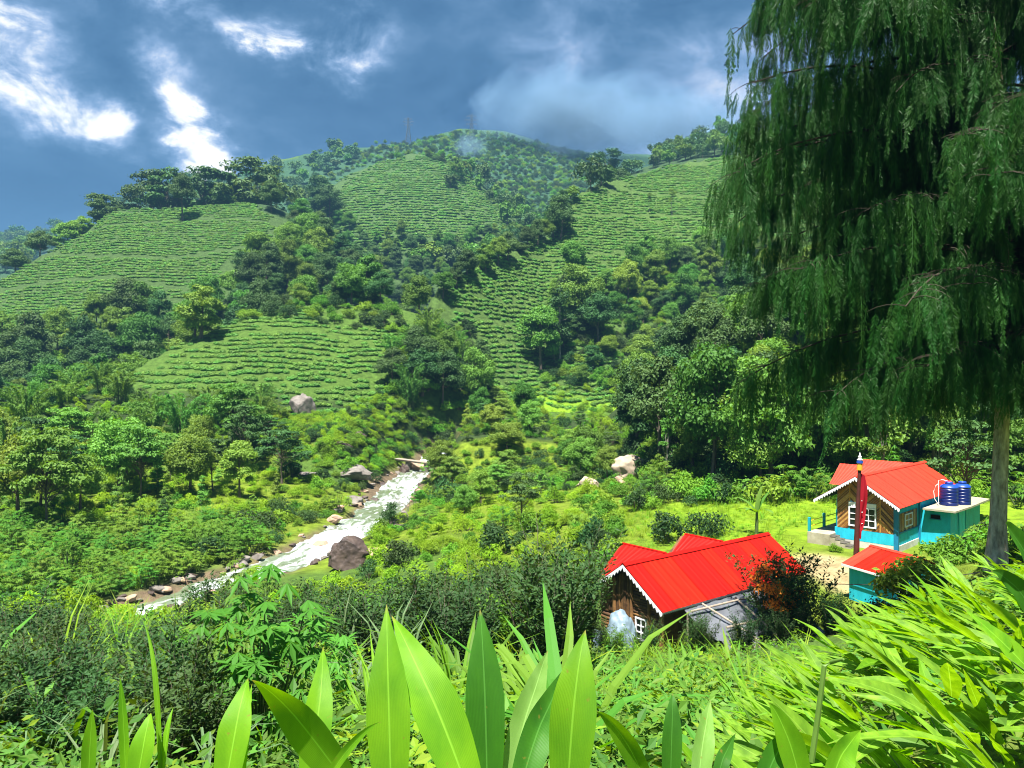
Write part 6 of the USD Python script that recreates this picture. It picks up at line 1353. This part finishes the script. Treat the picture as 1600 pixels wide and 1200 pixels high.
front_plant('broad leaved grass with a wide bright upright leaf in the middle of the front edge', [((604, 944), (607, 1085), (612, 1215), 70, 'blade', 0.10), ((612, 962), (670, 1080), (745, 1215), 78, 'blade', 0.16), ((596, 1128), (545, 1170), (480, 1215), 16, 'blade', -0.05)], 1.05)
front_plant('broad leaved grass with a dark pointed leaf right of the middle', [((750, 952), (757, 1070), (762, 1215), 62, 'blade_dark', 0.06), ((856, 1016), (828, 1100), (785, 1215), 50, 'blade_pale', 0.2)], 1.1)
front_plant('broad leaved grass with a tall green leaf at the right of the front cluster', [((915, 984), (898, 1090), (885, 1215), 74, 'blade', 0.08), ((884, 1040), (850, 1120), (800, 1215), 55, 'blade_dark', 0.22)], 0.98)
front_plant('broad leaved grass with a leaf crossing down to the right, left of the middle', [((393, 1062), (470, 1130), (575, 1215), 56, 'blade', -0.12), ((505, 1010), (498, 1110), (482, 1215), 48, 'blade', 0.15)], 1.15)
front_plant('broad leaved grass with two upright leaves at the lower left', [((388, 1060), (370, 1130), (345, 1215), 52, 'blade', 0.10), ((394, 1068), (384, 1140), (372, 1215), 16, 'blade', 0.16)], 1.2)
front_plant('thin grass with one very long arching blade at the lower left', [((221, 965), (243, 1060), (252, 1215), 9, 'blade', 0.1), ((187, 1055), (193, 1130), (198, 1215), 15, 'blade', 0.0), ((272, 1104), (260, 1155), (246, 1215), 12, 'blade', 0.05)], 1.3)
front_plant('short broad leaved grass at the lower left', [((236, 1114), (225, 1160), (205, 1215), 38, 'blade', 0.05), ((145, 1108), (141, 1160), (136, 1215), 22, 'blade', 0.0)], 1.25)
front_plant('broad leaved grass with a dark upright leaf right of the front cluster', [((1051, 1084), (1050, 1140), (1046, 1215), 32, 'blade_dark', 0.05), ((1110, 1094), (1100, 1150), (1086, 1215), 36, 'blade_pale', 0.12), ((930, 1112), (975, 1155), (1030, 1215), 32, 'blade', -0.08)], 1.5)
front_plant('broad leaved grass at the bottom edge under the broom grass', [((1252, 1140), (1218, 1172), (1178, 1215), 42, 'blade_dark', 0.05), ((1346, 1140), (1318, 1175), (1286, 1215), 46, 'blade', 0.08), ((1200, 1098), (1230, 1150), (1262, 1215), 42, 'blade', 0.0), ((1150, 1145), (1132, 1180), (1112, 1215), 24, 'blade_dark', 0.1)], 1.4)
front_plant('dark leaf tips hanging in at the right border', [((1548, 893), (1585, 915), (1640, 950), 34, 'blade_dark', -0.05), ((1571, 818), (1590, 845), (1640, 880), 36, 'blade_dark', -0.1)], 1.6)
# broom grass sweeping over from the right
def broom(px, D, H, seed, label, lean=0.55):
    rg = np.random.default_rng(seed); x = (px - CX) / F * D; o = np.array([x, D, float(ground(x, D)[0]) - 0.03]); h = thing('broom_grass', label, 'grass', o, group='broom grass sweeping in from the right')
    az = math.pi + rg.normal() * 0.45; d = np.array([math.cos(az), math.sin(az), 0]); t = np.linspace(0, 1, 8)
    c = d * (lean * H * t ** 1.8)[:, None] + np.array([0, 0, 1]) * (H * (t - 0.22 * t ** 3))[:, None]
    obj('culm', MB().tube(c, 0.006 * (1 - 0.6 * t), 6).out(), M['culm'], h, smooth=40)
    n = rg.integers(9, 14)
    for k in range(n):
        u = 0.22 + 0.78 * (k + rg.random() * 0.6) / n; u = min(u, 1.0); b = np.array([np.interp(u, t, c[:, j]) for j in range(3)]); a2 = az + (1 if k % 2 else -1) * rg.uniform(0.15, 0.8); L = rg.uniform(0.32, 0.54) * (0.8 + 0.4 * math.sin(u * 3))
        dd = nrm(np.array([math.cos(a2), math.sin(a2), rg.uniform(0.1, 1.2)])); dr = rg.uniform(0.05, 0.42)
        p1 = b + dd * L * 0.5 - [0, 0, dr * L * 0.10]; p2 = b + dd * L * 0.92 - [0, 0, dr * L * 0.48]
        strap(h, 'leaf', [b, p1, p2], L * rg.uniform(0.115, 0.175), np.array([rg.normal() * 0.35, rg.normal() * 0.35, 1.0]), 'blade_right' if rg.random() < 0.8 else 'blade', segs=8, across=4, seed=seed * 20 + k, peak=0.35, fold=0.12)
    return h
_rb = np.random.default_rng(21)
_spots = []
for k in range(92):
    D = 2.3 + 7.2 * _rb.random() ** 1.3; lo = np.interp(D, [2.2, 4, 6, 10], [1330, 1260, 1235, 1290]); px = _rb.uniform(lo, 1760)
    if px < 1330 and D < 3.2: continue
    _spots.append((D, px))
_items = []
_names = ['with long pale leaves', 'with narrow arching leaves', 'with leaves lying flat', 'with upright leaves']
for k, (D, px) in enumerate(sorted(_spots)):
    H = _rb.uniform(0.85, 1.25) * (1.0 + 0.03 * D); x = (px - CX) / F * D; zg = float(ground(x, D)[0]) - CAMZ
    for _ in range(12):
        if CY - F * (zg + 0.95 * H + 0.12) / D > np.interp(px - 0.8 * H / D * F, [1100, 1180, 1250, 1330, 1400, 1500, 1600], [1110, 1030, 960, 915, 890, 865, 845]): break
        H *= 0.9
    _items.append(dict(prim=broom(px, D, H, 300 + k, None), adj='long leaved broom grass stem', px=px, D=D, H=H))
name_each(_items, [(1330, 'at the left edge of the broom grass'), (1420, 'below the small hut'), (1510, 'below the annexe of the blue house'), (1600, 'below the cypress trunk'), (9999, 'at the right border')])
tag(obj('bent_stem', MB().tube([P(1268, 1190, 2.0), P(1278, 1120, 2.0), P(1288, 1040, 2.0), P(1300, 1034, 2.0), P(1318, 1030, 1.95)], [0.008, 0.0078, 0.007, 0.006, 0.003], 8).out(), M['culm'], smooth=40), 'bare green stem bent over at the top amid the broom grass', 'stem')
# near slope growth
rg = np.random.default_rng(31)
def near_xy(px0, px1, d0, d1, n, gap):
    return keep_clear(scatter_band(rg, px0, px1, d0, d1, n, gap))
xy = near_xy(-120, 900, 15, 29, 1100, 1.3); z = z_at(xy)
px_ = CX + F * xy[:, 0] / xy[:, 1]; _items = []
for k, ((x, y), zz) in enumerate(zip(xy, z)):
    top_row = np.interp(px_[k], [-120, 100, 160, 180, 292, 308, 335, 355, 420, 470, 520, 700, 860, 960], [930, 945, 960, 978, 968, 905, 888, 945, 935, 910, 900, 885, 850, 880]) + rg.uniform(-8, 40)
    H = np.clip((CY - top_row) / F * y - (zz - CAMZ), 0.8, 4.2); kd = LIBS['tall_shrub'][rg.choice(4, p=[.32, .3, .25, .13])]; s = H / 3.0
    _p = thing('tall_shrub', None, 'shrub', (x, y, zz - 0.05), rg.uniform(0, 6.28), np.array([s * 0.6 + 0.5, s * 0.6 + 0.5, s]), 'dark shrub thicket below the near slope', ref=kd)
    _items.append(dict(prim=_p, adj=ADJ['tall_shrub'], px=px_[k], D=y, H=H))
name_each(_items, [(150, 'in the thicket at the left border'), (320, 'in the thicket under the lower river bend'), (480, 'in the thicket left of the biggest boulder'), (640, 'in the thicket right of the biggest boulder'), (760, 'in the thicket behind the tall front leaves'), (9999, 'in the thicket near the log house')])
for k, (px, D, top) in enumerate([(835, 25.5, 862), (885, 26.5, 850), (915, 27.0, 872), (800, 24, 885), (860, 23, 905), (770, 26, 890)]):
    x = (px - CX) / F * D; zz = float(ground(x, D)[0]); s = ((CY - top) / F * D - (zz - CAMZ)) / 3.0
    thing('tall_shrub', ['big loose shrub left of the log house, its top above the roof edge', 'tallest loose shrub immediately left of the log gable', 'shrub overlapping the left corner of the log house roof', 'loose shrub farther left of the log house', 'shrub in front of the pale plastic screen', 'left end shrub of the row beside the log house'][k], 'shrub', (x, D, zz), k, np.array([s * 0.75, s * 0.75, s]), ref=LIBS['tall_shrub'][(k % 2) * 3])
mass(rg, 'near_herbs', ['herb'], near_xy(-200, 1800, 2.2, 16, 7000, 0.34), 0.5, 1.25, 'low leafy herbs covering the near slope', 'herbs')
mass(rg, 'near_herbs', ['herb', 'grass_tuft', 'broad_tuft'], near_xy(-200, 900, 7, 32, 5200, 0.62), 0.9, 1.7, 'low leafy herbs on the lower near slope', 'herbs', weights=(5, 1, 1))
xy = near_xy(-120, 330, 6, 15, 500, 0.75); mass(rg, 'reeds', ['reed_tuft'], xy, 0.45, 0.75, 'pale arching reeds at the lower left', 'reeds')
xy = near_xy(-140, 330, 7, 15, 420, 0.8); z = z_at(xy); _items = []
for (x, y), zz in zip(xy, z):
    H = np.clip((CY - rg.uniform(965, 1040)) / F * y - (zz - CAMZ), 0.4, 2.6); s = H / 3.0
    _p = thing('tall_shrub', None, 'shrub', (x, y, zz - 0.05), rg.uniform(0, 6.28), np.array([s * 0.5 + 0.3, s * 0.5 + 0.3, s]), 'dark shrubs among the lower left reeds', ref=LIBS['tall_shrub'][rg.choice(3)])
    _items.append(dict(prim=_p, adj=ADJ['tall_shrub'], px=CX + F * x / y, D=y, H=H))
name_each(_items, [(90, 'among the reeds in the lower left corner'), (9999, 'among the reeds left of the feathery plants')])
xy = near_xy(400, 640, 10, 17, 200, 0.9); mass(rg, 'reeds', ['reed_tuft'], xy, 0.6, 0.95, 'pale arching reeds in front of the dark thicket', 'reeds')
def leafy(px0, px1, d0, d1, n, gap, kind, smin, smax, name, label, cat, group):
    xy = near_xy(px0, px1, d0, d1, n, gap); z = z_at(xy); its = []
    for (x, y), zz in zip(xy, z):
        s = rg.uniform(smin, smax); its.append(dict(prim=thing(name, None, cat, (x, y, zz - 0.03), rg.uniform(0, 6.28), s, group, ref=LIBS[kind][rg.integers(len(LIBS[kind]))]), adj=ADJ[kind], px=CX + F * x / y, D=y, H=s))
    name_each(its, [((px0 + px1) / 2, 'in the left half ' + label), (9999, 'in the right half ' + label)])
leafy(300, 480, 8, 13, 120, 1.0, 'star_plant', 0.5, 0.75, 'feathery_plant', 'of the patch before the thicket', 'plant', 'feathery plants before the thicket')
mass(rg, 'near_herbs', ['herb', 'grass_tuft'], near_xy(900, 1260, 7, 30, 2600, 0.6), 0.6, 1.0, 'low leafy herbs on the bank below the log house', 'herbs', weights=(6, 1))
leafy(640, 900, 13, 20, 160, 1.15, 'broad_tuft', 0.8, 1.2, 'ginger_plant', 'of the row before the thicket', 'plant', 'strap leaved plants before the dark thicket')
leafy(900, 1180, 12, 18, 160, 0.95, 'broad_tuft', 0.55, 0.95, 'ginger_plant', 'of the bank below the log house', 'plant', 'strap leaved plants below the log house')
leafy(930, 1330, 22, 27.5, 120, 1.2, 'tall_shrub', 0.3, 0.55, 'low_shrub', 'of the bank beneath the lean-to', 'shrub', 'small shrubs beneath the lean-to')
# croton between the two houses, the banana, yard plants
M['croton'] = leaf_mat('orange_croton_leaves', (0.80, 0.26, 0.03), (0.60, 0.13, 0.07), 0.40, hue=0.02, val=0.4)
M['banana'] = leaf_mat('banana_leaf', (0.11, 0.24, 0.04), (0.07, 0.17, 0.03), 0.4, hue=0.02, val=0.2)
def croton():
    D = 31.5; x, _ = xy_at(1228, D); zz = float(ground(x, D)[0]); h = thing('croton_bush', 'bush with orange red leaves among dark green ones between the two red roofs', 'bush', (x, D, zz - 0.1))
    for k, (nm, me, mt) in enumerate(tall_shrub(171, H=4.3, n=64, per=200, R=1.3, L=0.17, W=0.07)): obj(nm, me, M[mt], h)
    r2 = np.random.default_rng(5); cl = [(np.array([r2.normal() * 0.55 - 0.35, -0.65 + r2.normal() * 0.35, r2.uniform(2.2, 3.7)]), (0.28, 0.28, 0.26)) for _ in range(20)]
    obj('orange_leaves', crown(r2, MB(), cl, 60, 0.16, 0.055).out(), M['croton'], h)
croton()
def banana(px, D, H, seed, label):
    r2 = np.random.default_rng(seed); x, _ = xy_at(px, D); zz = float(ground(x, D)[0]); h = thing('banana_plant', label, 'banana plant', (x, D, zz - 0.05))
    obj('stem', MB().tube([(0, 0, 0), (0.02, 0, H * 0.25), (0.03, 0.02, H * 0.5)], [0.14, 0.11, 0.07], 10).out(), M['stem'], h, smooth=40)
    for k in range(7):
        a = k * 2.4 + r2.random(); el = [1.4, 0.9, 0.5, 0.25, 0.6, 1.1, 0.3][k]; L = H * r2.uniform(0.42, 0.56); d = np.array([math.cos(a) * math.cos(el), math.sin(a) * math.cos(el), math.sin(el)]); b = np.array([0.03, 0.02, H * 0.46])
        mb = MB().blade(b, d, np.array([-math.cos(a), -math.sin(a), 1.2]), L, 0.42, droop=1.0 if el < 1 else 0.3, segs=10, fold=0.12, tip=0.5); obj('leaf', mb.out(), M['banana'], h, smooth=True)
banana(1182, 52, 3.6, 1, 'banana plant with one upright leaf in the meadow behind the log house')
for k, (px, D, w, kind, lab) in enumerate([(1420, 37.5, 1.2, 'shrub', 'leafy bush against the right end of the small hut'), (1490, 43, 1.5, 'shrub', 'bush growing against the annexe wall of the blue house'), (1530, 45, 1.5, 'dark_shrub', 'dark bush at the right end of the annexe'), (1560, 40, 1.6, 'shrub', 'bush near the foot of the cypress'), (1455, 39, 0.9, 'yellow_shrub', 'yellowish bush right of the small hut'), (1345, 33, 0.9, 'shrub', 'bush below the flag pole'), (1428, 33.2, 1.7, 'shrub', 'leafy bush hiding the right wall of the small hut'), (1392, 32.6, 1.0, 'dark_shrub', 'low dark bush before the front wall of the small hut'), (1468, 35, 1.1, 'star_plant', 'star leaved plant right of the small hut'), (1305, 47, 0.45, 'yellow_shrub', 'small yellow flowering plant at the porch steps')]):
    x, _ = xy_at(px, D); thing('yard_bush', lab, 'bush', (x, D, float(ground(x, D)[0]) - 0.08), k, w, ref=LIBS[kind][k % 3])
xy = keep_clear(scatter_band(rg, 1300, 1800, 12, 46, 2600, 0.75)); px_ = CX + F * xy[:, 0] / xy[:, 1]; xy = xy[CY - F * (z_at(xy) + 2.0 - CAMZ) / xy[:, 1] > np.interp(px_, [1300, 1400, 1440, 1530, 1560, 1800], [915, 885, 862, 840, 800, 760])]; mass(rg, 'slope_growth', ['herb', 'shrub', 'broad_tuft', 'grass_tuft', 'star_plant'], xy, 0.5, 1.0, 'leafy growth on the slope below the cypress', 'scrub', weights=(3, 2, 2, 1.5, 0.7))
